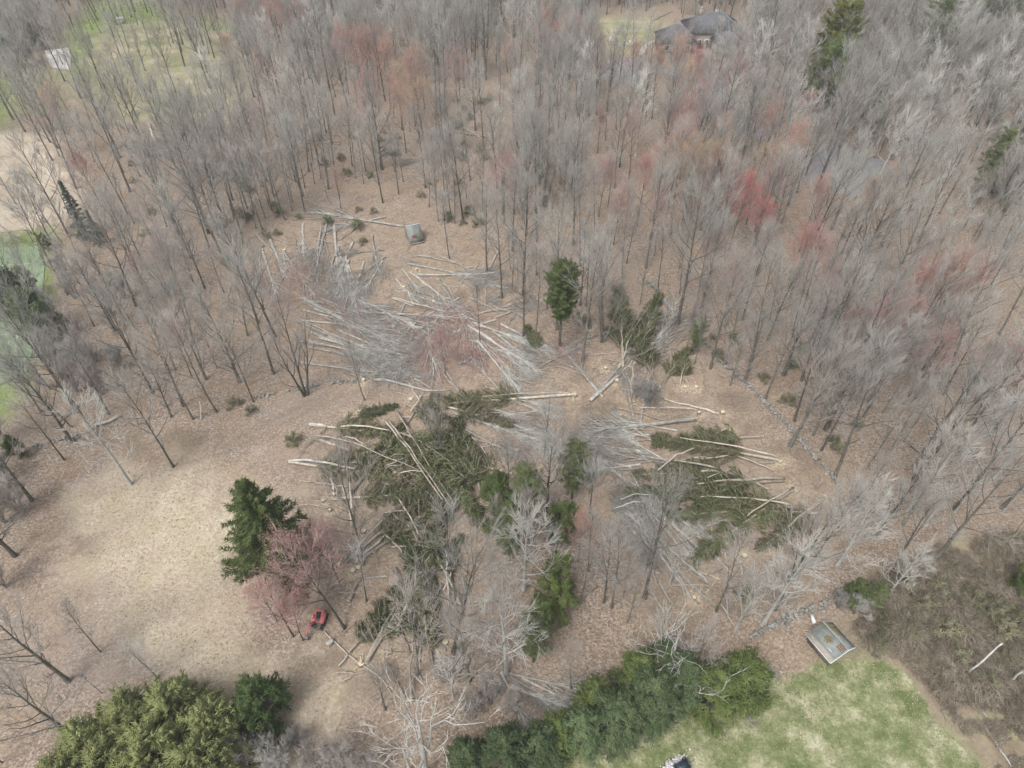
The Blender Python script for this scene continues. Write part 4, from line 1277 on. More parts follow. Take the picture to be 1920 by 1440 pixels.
for x, y in chosen[:N_IND]:
    k = keys[pick(x, y)]
    o = place(k, x, y, rng.uniform(0, 6.28), float(rng.uniform(.50, 1.12)), 0, (rng.normal(0, .045), rng.normal(0, .045)))
    reg(o, DESC[k], 'tree', 'standing bare trees')

# beyond about 300 trees: one object, the farther wood
rest = chosen[N_IND:]
wood_keys = keys + ['pale_a', 'red', 'orange', 'pink', 'yellow']
kk = []
for x, y in rest:
    px, py = unproj(x, y, 0)
    u = rng.random()
    if px > 1300 and u < .10: kk.append(8)
    elif px < 1300 and u < .03: kk.append(8)
    elif u < (.15 if 1100 < px < 1750 else .055): kk.append(int(rng.choice([9, 10, 11, 12], p=[.06, .20, .46, .28])))
    else: kk.append(int(pick(x, y)))
me = bpy.data.meshes.new("woods")
me.vertices.add(len(rest))
me.vertices.foreach_set("co", np.column_stack([rest, np.zeros(len(rest))]).astype(np.float32).ravel())
for nm, typ, arr in (("kind_id", 'INT', np.array(kk, np.int32)), ("size", 'FLOAT', rng.uniform(.50, 1.12, len(rest)).astype(np.float32))):
    a = me.attributes.new(nm, typ, 'POINT')
    a.data.foreach_set("value", arr)
a = me.attributes.new("turn", 'FLOAT_VECTOR', 'POINT')
a.data.foreach_set("vector", np.column_stack([rng.normal(0, .03, len(rest)), rng.normal(0, .03, len(rest)), rng.uniform(0, 6.28, len(rest))]).astype(np.float32).ravel())
woods = bpy.data.objects.new("woods", me)
COL.objects.link(woods)
woods['kind'] = 'stuff'
woods['label'] = 'dense leafless grey wood filling the far ground towards the house'
woods['category'] = 'wood'
ng = bpy.data.node_groups.new("far_wood", 'GeometryNodeTree')
ng.interface.new_socket("Geometry", in_out='INPUT', socket_type='NodeSocketGeometry')
ng.interface.new_socket("Geometry", in_out='OUTPUT', socket_type='NodeSocketGeometry')
gi, go = ng.nodes.new("NodeGroupInput"), ng.nodes.new("NodeGroupOutput")
join = ng.nodes.new("GeometryNodeJoinGeometry")


def named(nm, typ):
    n = ng.nodes.new("GeometryNodeInputNamedAttribute")
    n.data_type = typ
    n.inputs[0].default_value = nm
    return n.outputs[0]


s_kind, s_size, s_turn = named("kind_id", 'INT'), named("size", 'FLOAT'), named("turn", 'FLOAT_VECTOR')
e2r = ng.nodes.new("FunctionNodeEulerToRotation")
ng.links.new(s_turn, e2r.inputs[0])
for i, key in enumerate(wood_keys):
    cmpn = ng.nodes.new("FunctionNodeCompare")
    cmpn.data_type = 'INT'
    cmpn.operation = 'EQUAL'
    ng.links.new(s_kind, cmpn.inputs[2])
    cmpn.inputs[3].default_value = i
    gj = ng.nodes.new("GeometryNodeJoinGeometry")
    for ch in PROTO[key][0].children:
        oi = ng.nodes.new("GeometryNodeObjectInfo")
        oi.transform_space = 'ORIGINAL'
        oi.inputs[0].default_value = ch
        oi.inputs[1].default_value = False
        ng.links.new(oi.outputs['Geometry'], gj.inputs[0])
    iop = ng.nodes.new("GeometryNodeInstanceOnPoints")
    ng.links.new(gi.outputs[0], iop.inputs[0])
    ng.links.new(cmpn.outputs[0], iop.inputs[1])
    ng.links.new(gj.outputs[0], iop.inputs[2])
    ng.links.new(e2r.outputs[0], iop.inputs[5])
    ng.links.new(s_size, iop.inputs[6])
    ng.links.new(iop.outputs[0], join.inputs[0])
ng.links.new(join.outputs[0], go.inputs[0])
mod = woods.modifiers.new("far_wood", 'NODES')
mod.node_group = ng
print("TREES individual", len(chosen[:N_IND]) + n_named, "far", len(rest))


# ------------------------------------------------------------------ felled trees and logs
def lay(key, a, b, dia=None, L0=18.0, r0=.26, z=0.0, group='felled trees', wide=1.0):
    x0, y0 = G(*a)
    x1, y1 = G(*b)
    L = math.hypot(x1 - x0, y1 - y0)
    sx = L / (L0 * .97)
    sy = sx ** .6 * wide
    if dia:
        sz = max(.55, min(1.5, dia / (2 * r0)))
    else:
        sz = sy
    sy = max(.45, min(1.4, sy))
    o = place(key, x0, y0, math.atan2(y1 - y0, x1 - x0), (sx, sy, sz), z)
    reg(o, DESC[key], 'felled tree', group, (x0 + x1) / 2, (y0 + y1) / 2)
    return o


FELLED = [
    ('fh_grey0', (617, 406), (583, 520), .45), ('fh_grey1', (602, 427), (590, 510), .32), ('fh_grey0', (627, 422), (630, 556), .35), ('fh_grey0', (568, 420), (565, 500), .25), ('fh_mauve', (492, 461), (472, 560), .25), ('fh_pink', (493, 473), (530, 575), .25), ('fh_pink', (482, 441), (560, 520), .28), ('fh_pink', (507, 450), (545, 540), .25),
    ('fh_grey1', (756, 425), (562, 397), .38), ('fh_grey0', (723, 407), (600, 433), .2), ('fh_grey1', (719, 469), (628, 480), .22), ('fh_grey1', (722, 482), (655, 536), .3), ('fh_grey1', (717, 490), (680, 556), .3), ('fh_grey1', (639, 482), (640, 570), .28), ('fh_grey0', (644, 486), (668, 560), .25), ('fh_pink', (529, 469), (610, 580), .25), ('fh_mauve', (545, 500), (640, 575), .25),
    ('fh_grey0', (570, 560), (765, 668), .42), ('fh_grey1', (556, 602), (745, 690), .35), ('fh_grey0', (560, 640), (770, 678), .3), ('fh_grey1', (590, 580), (760, 640), .3), ('fh_grey0', (565, 680), (760, 712), .25), ('fh_pale', (677, 662), (785, 648), .28), ('fh_grey1', (600, 560), (700, 600), .28), ('fh_red', (650, 500), (668, 612), .3), ('fh_grey1', (640, 520), (700, 600), .25),
    ('fh_red', (692, 587), (880, 596), .28), ('fh_grey1', (765, 495), (937, 530), .3), ('fh_grey0', (782, 517), (940, 520), .5), ('fh_grey1', (825, 481), (928, 528), .26), ('fh_grey0', (935, 470), (895, 540), .25), ('fh_mauve', (895, 590), (1000, 562), .35), ('fh_red', (772, 512), (900, 615), .22),
    ('fh_pale', (878, 612), (1015, 700), .42), ('fh_pale', (885, 605), (1010, 650), .35), ('fh_pale', (895, 640), (985, 745), .38), ('fh_red', (822, 524), (925, 690), .24), ('fh_red', (760, 598), (850, 680), .25), ('fh_red', (800, 600), (820, 730), .25), ('fh_pink', (930, 600), (800, 640), .25), ('fh_red', (860, 560), (790, 600), .25), ('fh_pink', (740, 560), (850, 585), .25), ('fh_pink', (1130, 745), (1040, 640), .25), ('fh_red', (1122, 732), (1060, 665), .22),
    ('fh_grey1', (1010, 690), (1100, 640), .3), ('fh_grey0', (1075, 690), (985, 650), .25), ('fh_grey0', (880, 590), (1010, 575), .2), ('fh_pink', (860, 735), (800, 640), .25), ('fh_red', (940, 735), (870, 660), .25),
    ('fh_grey0', (1107, 752), (1270, 612), .5), ('fh_mauve', (1155, 708), (1262, 640), .3), ('fh_grey0', (1112, 745), (1245, 600), .3), ('fh_pale', (1160, 690), (1222, 572), .25),
    ('fh_grey0', (1305, 787), (1085, 808), .5), ('fh_grey1', (1345, 884), (1085, 845), .32), ('fh_grey1', (1250, 830), (1090, 790), .3), ('fh_mauve', (1240, 820), (1120, 840), .3), ('fh_grey0', (1212, 940), (1110, 840), .3), ('fh_grey1', (1200, 800), (1215, 700), .3), ('fh_grey0', (1190, 800), (1175, 690), .3), ('fh_grey0', (1090, 860), (1010, 790), .25), ('fh_mauve', (870, 800), (985, 860), .32), ('fh_grey1', (850, 775), (1010, 830), .32), ('fh_pale', (1020, 770), (900, 790), .25),
    ('fh_grey0', (1294, 1122), (1180, 950), .36), ('fh_grey0', (1325, 1093), (1160, 925), .34), ('fh_grey1', (1285, 1041), (1195, 935), .32), ('fh_grey0', (1297, 1018), (1165, 905), .3), ('fh_grey1', (1310, 1030), (1170, 890), .28), ('fh_grey0', (1348, 991), (1200, 930), .26), ('fh_grey0', (1340, 1057), (1210, 930), .28), ('fh_mauve', (1212, 1024), (1165, 925), .24), ('fh_pale', (1232, 938), (1150, 960), .25), ('fh_grey0', (1369, 1041), (1230, 940), .25),
    ('fh_grey0', (950, 1265), (1100, 1360), .3), ('fh_pale', (940, 1262), (1010, 1400), .3), ('fh_grey1', (945, 1262), (1120, 1300), .26), ('fh_pale', (820, 818), (830, 870), .2), ('fh_mauve', (760, 1310), (730, 1240), .2),
    ('fh_grey0', (905, 262), (840, 220), .35), ('fh_grey1', (890, 302), (800, 255), .4), ('fh_pale', (885, 300), (815, 245), .3), ('fh_grey0', (822, 296), (740, 308), .3), ('fh_grey0', (280, 232), (300, 300), .35), ('fh_grey0', (320, 285), (230, 270), .3), ('fh_grey1', (560, 270), (400, 320), .3),
]
_r = random.Random(9)
for n_, keys_, (ax0, ay0, ax1, ay1), (dx, dy), (jx, jy) in [
        (16, ['fh_grey0', 'fh_grey1', 'fh_grey1'], (560, 550, 660, 670), (150, 50), (25, 30)),
        (9, ['fh_red', 'fh_pink', 'fh_grey1'], (760, 560, 900, 650), (-20, 70), (70, 40)),
        (12, ['fh_grey0', 'fh_grey1', 'fh_mauve', 'fh_pale'], (1180, 800, 1300, 900), (-110, -20), (25, 45)),
        (10, ['fh_grey0', 'fh_pale', 'fh_mauve'], (860, 740, 960, 810), (110, 50), (20, 25)),
        (7, ['fh_grey1', 'fh_grey0', 'fh_mauve'], (740, 480, 900, 560), (70, 40), (50, 30)),
        (9, ['fh_pale', 'fh_grey1', 'fh_grey0'], (880, 600, 940, 650), (90, 60), (25, 30)),
        (8, ['fh_grey0', 'fh_mauve', 'fh_grey1'], (590, 430, 700, 500), (-5, 80), (35, 20)),
        (8, ['fh_grey0', 'fh_grey1', 'fh_mauve'], (1250, 1000, 1360, 1110), (-80, -90), (20, 20)),
        (6, ['fh_mauve', 'fh_grey1'], (1140, 640, 1260, 760), (40, -80), (40, 20)),
        (6, ['fh_pale', 'fh_grey0'], (940, 1255, 1000, 1290), (70, 70), (60, 30)),
        (5, ['fh_mauve', 'fh_grey0'], (780, 1200, 880, 1280), (-20, -60), (50, 30))]:
    for _ in range(n_):
        ax, ay = _r.uniform(ax0, ax1), _r.uniform(ay0, ay1)
        FELLED.append((_r.choice(keys_), (ax, ay), (ax + dx + _r.uniform(-jx, jx), ay + dy + _r.uniform(-jy, jy)), _r.uniform(.18, .34)))
for key, a, b, d in FELLED:
    o = lay(key, a, b, d)
# the drooping tops over the hemlocks sit high
FSP = [
    ('fs_b', (543, 869), (735, 900)), ('fs_d', (590, 823), (800, 900)), ('fs_b', (581, 798), (760, 820)), ('fs_b', (622, 937), (810, 925)), ('fs_d', (643, 1060), (805, 925)), ('fs_b', (667, 1058), (840, 935)), ('fs_c', (686, 1246), (815, 1035)), ('fs_b', (742, 1196), (820, 1010)), ('fs_c', (815, 1273), (775, 1035)), ('fs_d', (868, 1146), (805, 990)),
    ('fs_a', (743, 775), (910, 1000)), ('fs_c', (722, 793), (885, 965)), ('fs_a', (745, 815), (920, 910)), ('fs_d', (1077, 742), (800, 765)), ('fs_c', (960, 890), (790, 850)), ('fs_a', (905, 935), (860, 790)), ('fs_a', (655, 930), (760, 800)), ('fs_c', (690, 860), (880, 830)), ('fs_a', (740, 1110), (850, 960)), ('fs_a', (830, 1180), (760, 1010)), ('fs_c', (760, 990), (900, 900)), ('fs_c', (700, 900), (850, 960)), ('fs_b', (820, 760), (960, 800)), ('fs_a', (940, 760), (810, 745)), ('fs_a', (650, 790), (745, 765)), ('fs_b', (690, 1190), (760, 1090)), ('fs_c', (655, 1225), (740, 1130)), ('fs_a', (800, 1090), (870, 1010)), ('fs_b', (600, 870), (690, 850)), ('fs_c', (870, 870), (800, 780)), ('fs_a', (760, 760), (850, 800)),
    ('fs_b', (1460, 866), (1225, 828)), ('fs_a', (1468, 903), (1180, 925)), ('fs_c', (1485, 921), (1295, 1052)), ('fs_a', (1489, 955), (1215, 925)), ('fs_b', (1545, 936), (1425, 1035)), ('fs_a', (1430, 820), (1225, 832)), ('fs_b', (1345, 884), (1190, 895)), ('fs_c', (1377, 888), (1230, 880)), ('fs_b', (1530, 965), (1380, 960)), ('fs_c', (1420, 960), (1250, 970)),
    ('fs_c', (1168, 690), (1160, 545)), ('fs_a', (1180, 690), (1238, 560)), ('fs_b', (1237, 727), (1290, 655)), ('fs_a', (1210, 700), (1200, 610)), ('fs_c', (1230, 720), (1170, 600)), ('fs_a', (1280, 720), (1284, 665)), ('fs_a', (1015, 670), (990, 615)),
]
for key, a, b in FSP:
    x0, y0 = G(*a); x1, y1 = G(*b)
    L = math.hypot(x1 - x0, y1 - y0)
    sx = L / 17
    o = place(key, x0, y0, math.atan2(y1 - y0, x1 - x0), (sx, max(.6, min(1.1, sx ** .5)), max(.7, min(1.15, sx))), random.uniform(0, .25))
    reg(o, DESC[key], 'felled spruce', 'felled spruces', (x0 + x1) / 2, (y0 + y1) / 2)

LOGS = [  # points (butt first), diameter, bark, raise
    ([(568, 420), (565, 482)], .26, 'log_grey'), ([(571, 439), (565, 480)], .22, 'log_pale'), ([(554, 449), (558, 478)], .22, 'log_grey'), ([(482, 441), (501, 462), (522, 486)], .28, 'log_pale'), ([(507, 450), (521, 484)], .26, 'log_pale'), ([(441, 439), (454, 452), (470, 473)], .24, 'log_grey'), ([(444, 458), (460, 470), (480, 486)], .22, 'log_grey'), ([(466, 442), (466, 458), (471, 474)], .16, 'log_grey'), ([(529, 469), (534, 490)], .24, 'log_pale'), ([(496, 435), (525, 450), (552, 461)], .24, 'log_grey'), ([(452, 482), (478, 491)], .35, 'log_grey'),
    ([(651, 413), (643, 423), (631, 434)], .22, 'log_pale'), ([(672, 422), (653, 438), (636, 452)], .2, 'log_grey'), ([(432, 530), (428, 550), (425, 574)], .2, 'log_pale'),
    ([(772, 512), (800, 534), (837, 564)], .22, 'log_pale'), ([(822, 524), (840, 547), (862, 582), (880, 614)], .22, 'log_pale'), ([(833, 536), (875, 539), (917, 540)], .09, 'log_pale'), ([(897, 497), (880, 514), (863, 532)], .2, 'log_pale'), ([(915, 527), (911, 550), (909, 578)], .28, 'log_pale'), ([(895, 520), (896, 573)], .18, 'log_pale'), ([(937, 556), (915, 566), (895, 578)], .2, 'log_grey'),
    ([(767, 532), (793, 564)], .2, 'log_grey'), ([(765, 547), (776, 573)], .38, 'log_pale'), ([(740, 562), (770, 569), (800, 568), (818, 561)], .12, 'log_brown'), ([(737, 562), (777, 575)], .32, 'log_grey'), ([(967, 587), (951, 610)], .17, 'log_pale'), ([(927, 598), (945, 591), (962, 584)], .3, 'log_brown'), ([(985, 642), (995, 652), (998, 672)], .2, 'log_pale'),
    ([(760, 598), (778, 613)], .18, 'log_brown'), ([(807, 603), (828, 632)], .2, 'log_grey'), ([(803, 638), (813, 670)], .22, 'log_pale'), ([(811, 640), (820, 664)], .18, 'log_grey'), ([(731, 600), (760, 602), (790, 600)], .14, 'log_grey'),
    ([(703, 714), (750, 723), (807, 731), (842, 736)], .46, 'log_grey'), ([(777, 711), (807, 728)], .26, 'log_pale'), ([(744, 737), (778, 747)], .2, 'log_pale'), ([(765, 718), (773, 733), (790, 767), (810, 802), (820, 818)], .22, 'log_pale'), ([(787, 744), (810, 741)], .2, 'log_pale'), ([(750, 782), (770, 782)], .26, 'log_pale'), ([(803, 767), (776, 783)], .2, 'log_brown'), ([(832, 703), (850, 722)], .24, 'log_pale'),
    ([(722, 793), (745, 828), (780, 880), (832, 950)], .30, 'log_pale', .9), ([(728, 793), (752, 830), (790, 885), (845, 962)], .28, 'log_pale', .9), ([(743, 775), (765, 825), (800, 878), (857, 967)], .24, 'log_pale', 1.0), ([(745, 815), (800, 848), (857, 889)], .28, 'log_pale', .8), ([(776, 835), (815, 862), (855, 893)], .18, 'log_pale', .7),
    ([(581, 798), (605, 801), (613, 802)], .42, 'bark_pale', .3), ([(640, 805), (732, 816)], .3, 'log_pale', .6), ([(590, 823), (660, 842), (707, 860), (788, 895)], .26, 'log_pale', .8), ([(543, 869), (590, 873), (640, 882), (668, 887)], .40, 'bark_pale', .5), ([(628, 929), (620, 897)], .34, 'log_pale'), ([(648, 929), (643, 915)], .26, 'log_pale'), ([(622, 937), (655, 937)], .44, 'log_brown'), ([(661, 990), (659, 950), (658, 913)], .38, 'log_pale', .4),
    ([(643, 1060), (690, 1015), (747, 958)], .36, 'log_grey', .5), ([(667, 1058), (702, 1027), (730, 1000)], .38, 'log_pale', .3), ([(747, 898), (800, 897)], .17, 'log_pale', .9), ([(720, 884), (745, 880), (768, 866)], .14, 'log_pale', .8), ([(722, 887), (752, 884)], .14, 'log_pale', .8), ([(730, 868), (762, 864)], .13, 'log_grey', .8), ([(753, 1038), (763, 997)], .16, 'log_pale', .3),
    ([(654, 1129), (664, 1106), (676, 1085)], .48, 'log_brown'), ([(635, 1112), (670, 1114), (708, 1116)], .12, 'log_pale', .35), ([(686, 1246), (709, 1199), (732, 1155), (752, 1120)], .38, 'log_pale', .3), ([(742, 1196), (757, 1160), (771, 1124)], .34, 'log_pale', .5), ([(772, 1320), (775, 1240), (775, 1184), (779, 1137)], .27, 'log_grey', .5), ([(815, 1273), (808, 1230), (802, 1192), (793, 1141)], .36, 'log_brown', .3), ([(868, 1146), (845, 1100), (818, 1046)], .32, 'log_pale', .5), ([(864, 1040), (855, 1062), (843, 1090), (832, 1112)], .26, 'log_pale', .4),
    ([(838, 1114), (872, 1166)], .18, 'log_pale'), ([(844, 1194), (843, 1118)], .26, 'log_brown'), ([(841, 1122), (837, 1040)], .26, 'log_grey', .6), ([(608, 1184), (629, 1203), (684, 1246), (720, 1277), (734, 1306)], .17, 'log_pale'), ([(777, 1242), (792, 1277)], .15, 'log_grey'), ([(755, 1188), (769, 1225)], .15, 'log_brown'), ([(614, 1211), (624, 1202)], .62, 'bark_pale'), ([(880, 1130), (868, 1090), (860, 1060)], .16, 'log_grey'),
    ([(1185, 672), (1186, 700), (1185, 722)], .3, 'log_pale'), ([(1162, 590), (1165, 635), (1168, 678)], .2, 'log_pale', .5), ([(1173, 700), (1187, 738)], .24, 'log_pale'), ([(1072, 677), (1098, 704), (1123, 732)], .18, 'log_brown'), ([(1147, 763), (1160, 782)], .2, 'log_pale'), ([(1157, 767), (1195, 777), (1247, 792)], .26, 'log_brown', .2), ([(1348, 777), (1300, 763), (1245, 750)], .36, 'log_pale'), ([(1308, 773), (1250, 773), (1198, 773)], .2, 'log_pale', .5),
    ([(1328, 752), (1320, 718), (1313, 680)], .22, 'log_brown'), ([(1275, 723), (1282, 687)], .17, 'log_pale', .4), ([(1297, 725), (1280, 708)], .24, 'log_brown'), ([(1269, 722), (1257, 703)], .2, 'log_brown'), ([(1108, 665), (1163, 661)], .11, 'log_pale'), ([(1077, 742), (1010, 745), (960, 748), (897, 752)], .28, 'log_pale', .5), ([(1168, 677), (1183, 643), (1220, 573)], .27, 'log_pale', .8), ([(1155, 708), (1190, 685), (1245, 653)], .26, 'log_brown', .9), ([(1237, 727), (1273, 677)], .26, 'log_brown', .5),
    ([(1460, 866), (1379, 852), (1272, 833)], .30, 'log_pale', .8), ([(1452, 869), (1425, 872), (1372, 857)], .13, 'log_grey', .3), ([(1302, 847), (1265, 872), (1229, 896)], .24, 'log_pale', 1.0), ([(1345, 884), (1264, 875), (1210, 866)], .32, 'log_pale', .6), ([(1377, 888), (1322, 907)], .2, 'log_grey', .8), ([(1468, 903), (1379, 911), (1304, 918)], .46, 'log_pale', .6), ([(1485, 921), (1440, 952), (1395, 980)], .3, 'log_pale', .9), ([(1489, 955), (1400, 948), (1310, 943)], .3, 'log_pale', .8), ([(1545, 936), (1510, 966), (1472, 998)], .22, 'log_pale', .7), ([(1365, 808), (1339, 820)], .24, 'log_pale', .4), ([(1335, 955), (1335, 1009)], .2, 'log_pale'), ([(1435, 1029), (1389, 1009)], .26, 'log_brown'),
    ([(1294, 1122), (1263, 1064), (1240, 1026)], .36, 'log_brown'), ([(1325, 1093), (1285, 1060), (1246, 1024)], .34, 'log_brown'), ([(1369, 1073), (1342, 1045)], .22, 'log_pale'), ([(1390, 1078), (1383, 1045), (1379, 1012)], .26, 'log_pale'), ([(1417, 1074), (1392, 1056), (1367, 1039)], .2, 'log_pale'), ([(1335, 1010), (1308, 982)], .18, 'log_brown'), ([(1250, 1120), (1267, 1141)], .28, 'log_brown'), ([(1321, 1110), (1335, 1130)], .2, 'log_brown'), ([(1037, 1190), (1070, 1150), (1122, 1100)], .26, 'log_brown'), ([(1346, 1082), (1325, 1110)], .14, 'log_pale'), ([(1252, 1103), (1335, 1104)], .12, 'log_pale', .4), ([(1345, 1074), (1410, 1075)], .14, 'log_brown'), ([(1296, 980), (1246, 955)], .24, 'log_brown'), ([(1233, 1097), (1204, 1076)], .17, 'log_brown'),
    ([(1575, 994), (1540, 990)], .28, 'log_brown'), ([(1210, 950), (1150, 966)], .2, 'bark_pale', .9), ([(1222, 938), (1160, 950)], .2, 'bark_pale', 1.0), ([(1700, 820), (1655, 790), (1613, 763)], .22, 'log_brown'), ([(1596, 858), (1550, 867)], .16, 'log_brown'),
    ([(228, 780), (205, 792), (180, 800)], .55, 'bark_pale'), ([(1780, 1275), (1830, 1320), (1850, 1345)], .2, 'bark_pale'), ([(1845, 1360), (1870, 1400), (1895, 1438)], .22, 'bark_pale'), ([(640, 266), (600, 268), (580, 262)], .3, 'log_brown'), ([(910, 258), (870, 252), (850, 248)], .35, 'log_brown'), ([(885, 300), (872, 290)], .4, 'bark_pale'), ([(920, 320), (895, 300), (875, 285)], .3, 'log_pale'), ([(640, 235), (727, 236)], .3, 'log_brown'), ([(560, 268), (640, 272)], .4, 'log_brown'), ([(283, 240), (288, 262)], .5, 'bark_pale'), ([(820, 290), (780, 298), (750, 300)], .3, 'log_grey'), ([(1020, 60), (1080, 20), (1020, 22)], .01, 'log_brown'), ([(1222, 40), (1262, 22)], .35, 'log_brown'),
    ([(400, 437), (430, 443), (445, 440)], .2, 'log_pale'), ([(600, 250), (640, 256)], .25, 'log_grey'), ([(1070, 283), (1058, 290)], .3, 'log_pale'), ([(1080, 335), (1140, 330)], .25, 'log_brown'),
]
for a_, b_, d_ in [((1294, 1122), (1217, 993), .32), ((1325, 1093), (1246, 1024), .3), ((1285, 1041), (1212, 955), .28), ((1297, 1018), (1223, 957), .28), ((1310, 1030), (1233, 960), .26), ((1348, 991), (1273, 962), .24), ((1212, 1024), (1194, 978), .24), ((1250, 1120), (1212, 1045), .26), ((1369, 1041), (1250, 950), .28), ((1330, 1130), (1262, 1062), .26), ((570, 565), (690, 628), .34), ((560, 600), (690, 660), .28), ((563, 636), (680, 668), .26), ((600, 560), (655, 600), .24), ((878, 612), (960, 668), .3), ((900, 636), (958, 700), .3), ((1305, 790), (1200, 803), .4), ((1270, 835), (1160, 812), .26), ((1012, 833), (900, 790), .26), ((735, 560), (850, 592), .24), ((880, 560), (960, 600), .24), ((780, 480), (870, 498), .2)]:
    LOGS.append(([a_, ((a_[0] + b_[0]) / 2, (a_[1] + b_[1]) / 2), b_], d_, _r.choice(['log_pale', 'log_grey', 'log_grey']), .25))
N_NAMED = len(LOGS)
for n_, (ax0, ay0, ax1, ay1), lo, hi, zz in [(34, (600, 800, 900, 1000), 40, 110, .9), (14, (690, 1010, 840, 1200), 30, 90, .8), (14, (1230, 840, 1450, 1000), 40, 110, .7), (22, (1190, 990, 1400, 1130), 30, 90, .0), (16, (740, 500, 960, 640), 20, 70, .0), (10, (460, 420, 720, 480), 20, 50, .0), (10, (1150, 640, 1300, 780), 20, 60, .2), (10, (640, 1040, 740, 1270), 15, 60, .1), (8, (760, 720, 900, 790), 20, 60, .3)]:
    for _ in range(n_):
        ax, ay, an = _r.uniform(ax0, ax1), _r.uniform(ay0, ay1), _r.choice([_r.gauss(.7, .35), _r.gauss(2.9, .4), _r.gauss(1.4, .4)])
        ll = _r.uniform(lo, hi)
        LOGS.append(([(ax, ay), (ax + ll * cos(an), ay + ll * .8 * sin(an))], _r.uniform(.10, .26), _r.choice(['log_pale', 'log_brown', 'log_grey', 'log_brown'])) + ((zz * _r.uniform(.4, 1),) if zz else ()))
LOGDESC = {'log_pale': 'pale peeled log', 'log_grey': 'grey barked log', 'log_brown': 'brown barked log', 'bark_pale': 'whitish old log'}
for i, L in enumerate(LOGS):
    pxs, dia, bm = L[0], L[1], L[2]
    if dia < .05:
        continue
    dz = L[3] if len(L) > 3 else 0.0
    if i < N_NAMED and dz >= .4:
        dz *= 2.0
    w = np.array([G(a, b) for a, b in pxs])
    if len(w) == 2:
        w = np.array([w[0], (w[0] + w[1]) / 2 + rng.normal(0, .06, 2), w[1]])
    # finer, slightly crooked line
    t = np.linspace(0, len(w) - 1, 9)
    base = np.column_stack([np.interp(t, np.arange(len(w)), w[:, 0]), np.interp(t, np.arange(len(w)), w[:, 1])])
    seg = np.linalg.norm(w[-1] - w[0])
    base += np.outer(np.sin(np.linspace(0, pi * rng.uniform(1, 2.4), 9)) * rng.normal(0, seg * (.007 if i < N_NAMED and dz else .02)), [-(w[-1] - w[0])[1] / seg, (w[-1] - w[0])[0] / seg])
    base[1:-1] += rng.normal(0, min(.08, seg * .01), (7, 2))
    r_ = dia / 2
    zz = r_ + dz * np.interp(np.linspace(0, 1, 9), [0, .15, .5, 1], [.35, .75, 1, .8]) if dz else np.full(9, r_ * .95)
    pts = np.column_stack([base - base[0], zz])
    long = min(1, seg / 12)
    rad = r_ * (1 - .55 * long * np.linspace(0, 1, 9))
    mb = MB()
    mb.tube(pts, rad, 9, cap=True)
    # a few branch stubs
    for _ in range(int(seg * .5)):
        tt = rng.uniform(.1, .95)
        p, d = at(pts, tt)
        sd = side_dir(d, rng.uniform(.7, 1.3), rng.uniform(0, 6.28))
        if sd[2] < -.2: sd[2] = -sd[2]
        mb.spikes([p], [p + sd * rng.uniform(.25, .7)], [.03])
    o = mb.build('log', M[bm], smooth=False, loc=(base[0][0], base[0][1], 0))
    d0 = unit(pts[0] - pts[1])
    c = MB()
    c.tube([pts[0] + d0 * .004, pts[0] + d0 * .012], [r_ * .985, r_ * .985], 10, cap=True)
    ce = c.build('cut_end', M['wood_cut'], parent=o)
    sz = 'long ' if seg > 8 else ('short ' if seg < 2.6 else '')
    th = 'thin ' if dia < .16 else ('thick ' if dia > .38 else '')
    reg(o, (sz + th + LOGDESC[bm]), 'log', 'logs on the ground', base[4][0], base[4][1])

# stumps
for i, (px, py) in enumerate(STUMPS):
    x, y = G(px, py)
    r_ = rng.uniform(.22, .34)
    h = rng.uniform(.22, .4)
    mb = MB()
    ang = np.linspace(0, 2 * pi, 12, endpoint=False)
    prof = [(1.35, -.12), (1.15, .06), (1.0, h * .6), (.97, h)]
    wob = 1 + rng.normal(0, .06, 12)
    v = []
    for s_, z_ in prof:
        v += [(cos(a) * r_ * s_ * w_, sin(a) * r_ * s_ * w_, z_) for a, w_ in zip(ang, wob)]
    f = [(k * 12 + j, k * 12 + (j + 1) % 12, (k + 1) * 12 + (j + 1) % 12, (k + 1) * 12 + j) for k in range(3) for j in range(12)]
    mb.raw(v, f4=f)
    o = mb.build('stump', M['log_brown'], smooth=True, loc=(x, y, 0))
    c = MB()
    n = 12
    vv = [(cos(a) * r_ * .96 * w_, sin(a) * r_ * .96 * w_, h + .004) for a, w_ in zip(ang, wob)] + [(0, 0, h + .012)]
    c.raw(vv, f3=[(j, (j + 1) % 12, 12) for j in range(12)])
    c.build('cut_top', M['wood_cut'], parent=o)
    if i == 13:      # one stump keeps a tall splinter
        s2 = MB()
        s2.spikes([(0.05, 0.05, h), (-.05, 0, h), (.0, .1, h)], [(.1, .15, h + 1.5), (-.02, .05, h + 1.0), (.05, .2, h + .7)], [.13, .1, .1])
        s2.build('splinter', M['wood_cut'], parent=o)
        o['label'] = 'pale stump with a tall upright splinter near the red machine'
    reg(o, 'fresh cut stump' if i != 13 else None, 'stump', 'fresh stumps')

# ------------------------------------------------------------------ loose sticks, brambles
def region_points(n, polys, lo, hi):
    Q = np.column_stack([rng.uniform(lo[0], hi[0], n), rng.uniform(lo[1], hi[1], n)])
    k = np.zeros(n, bool)
    for p in polys:
        k |= sdf(Q, p) < 0
    return Q[k]


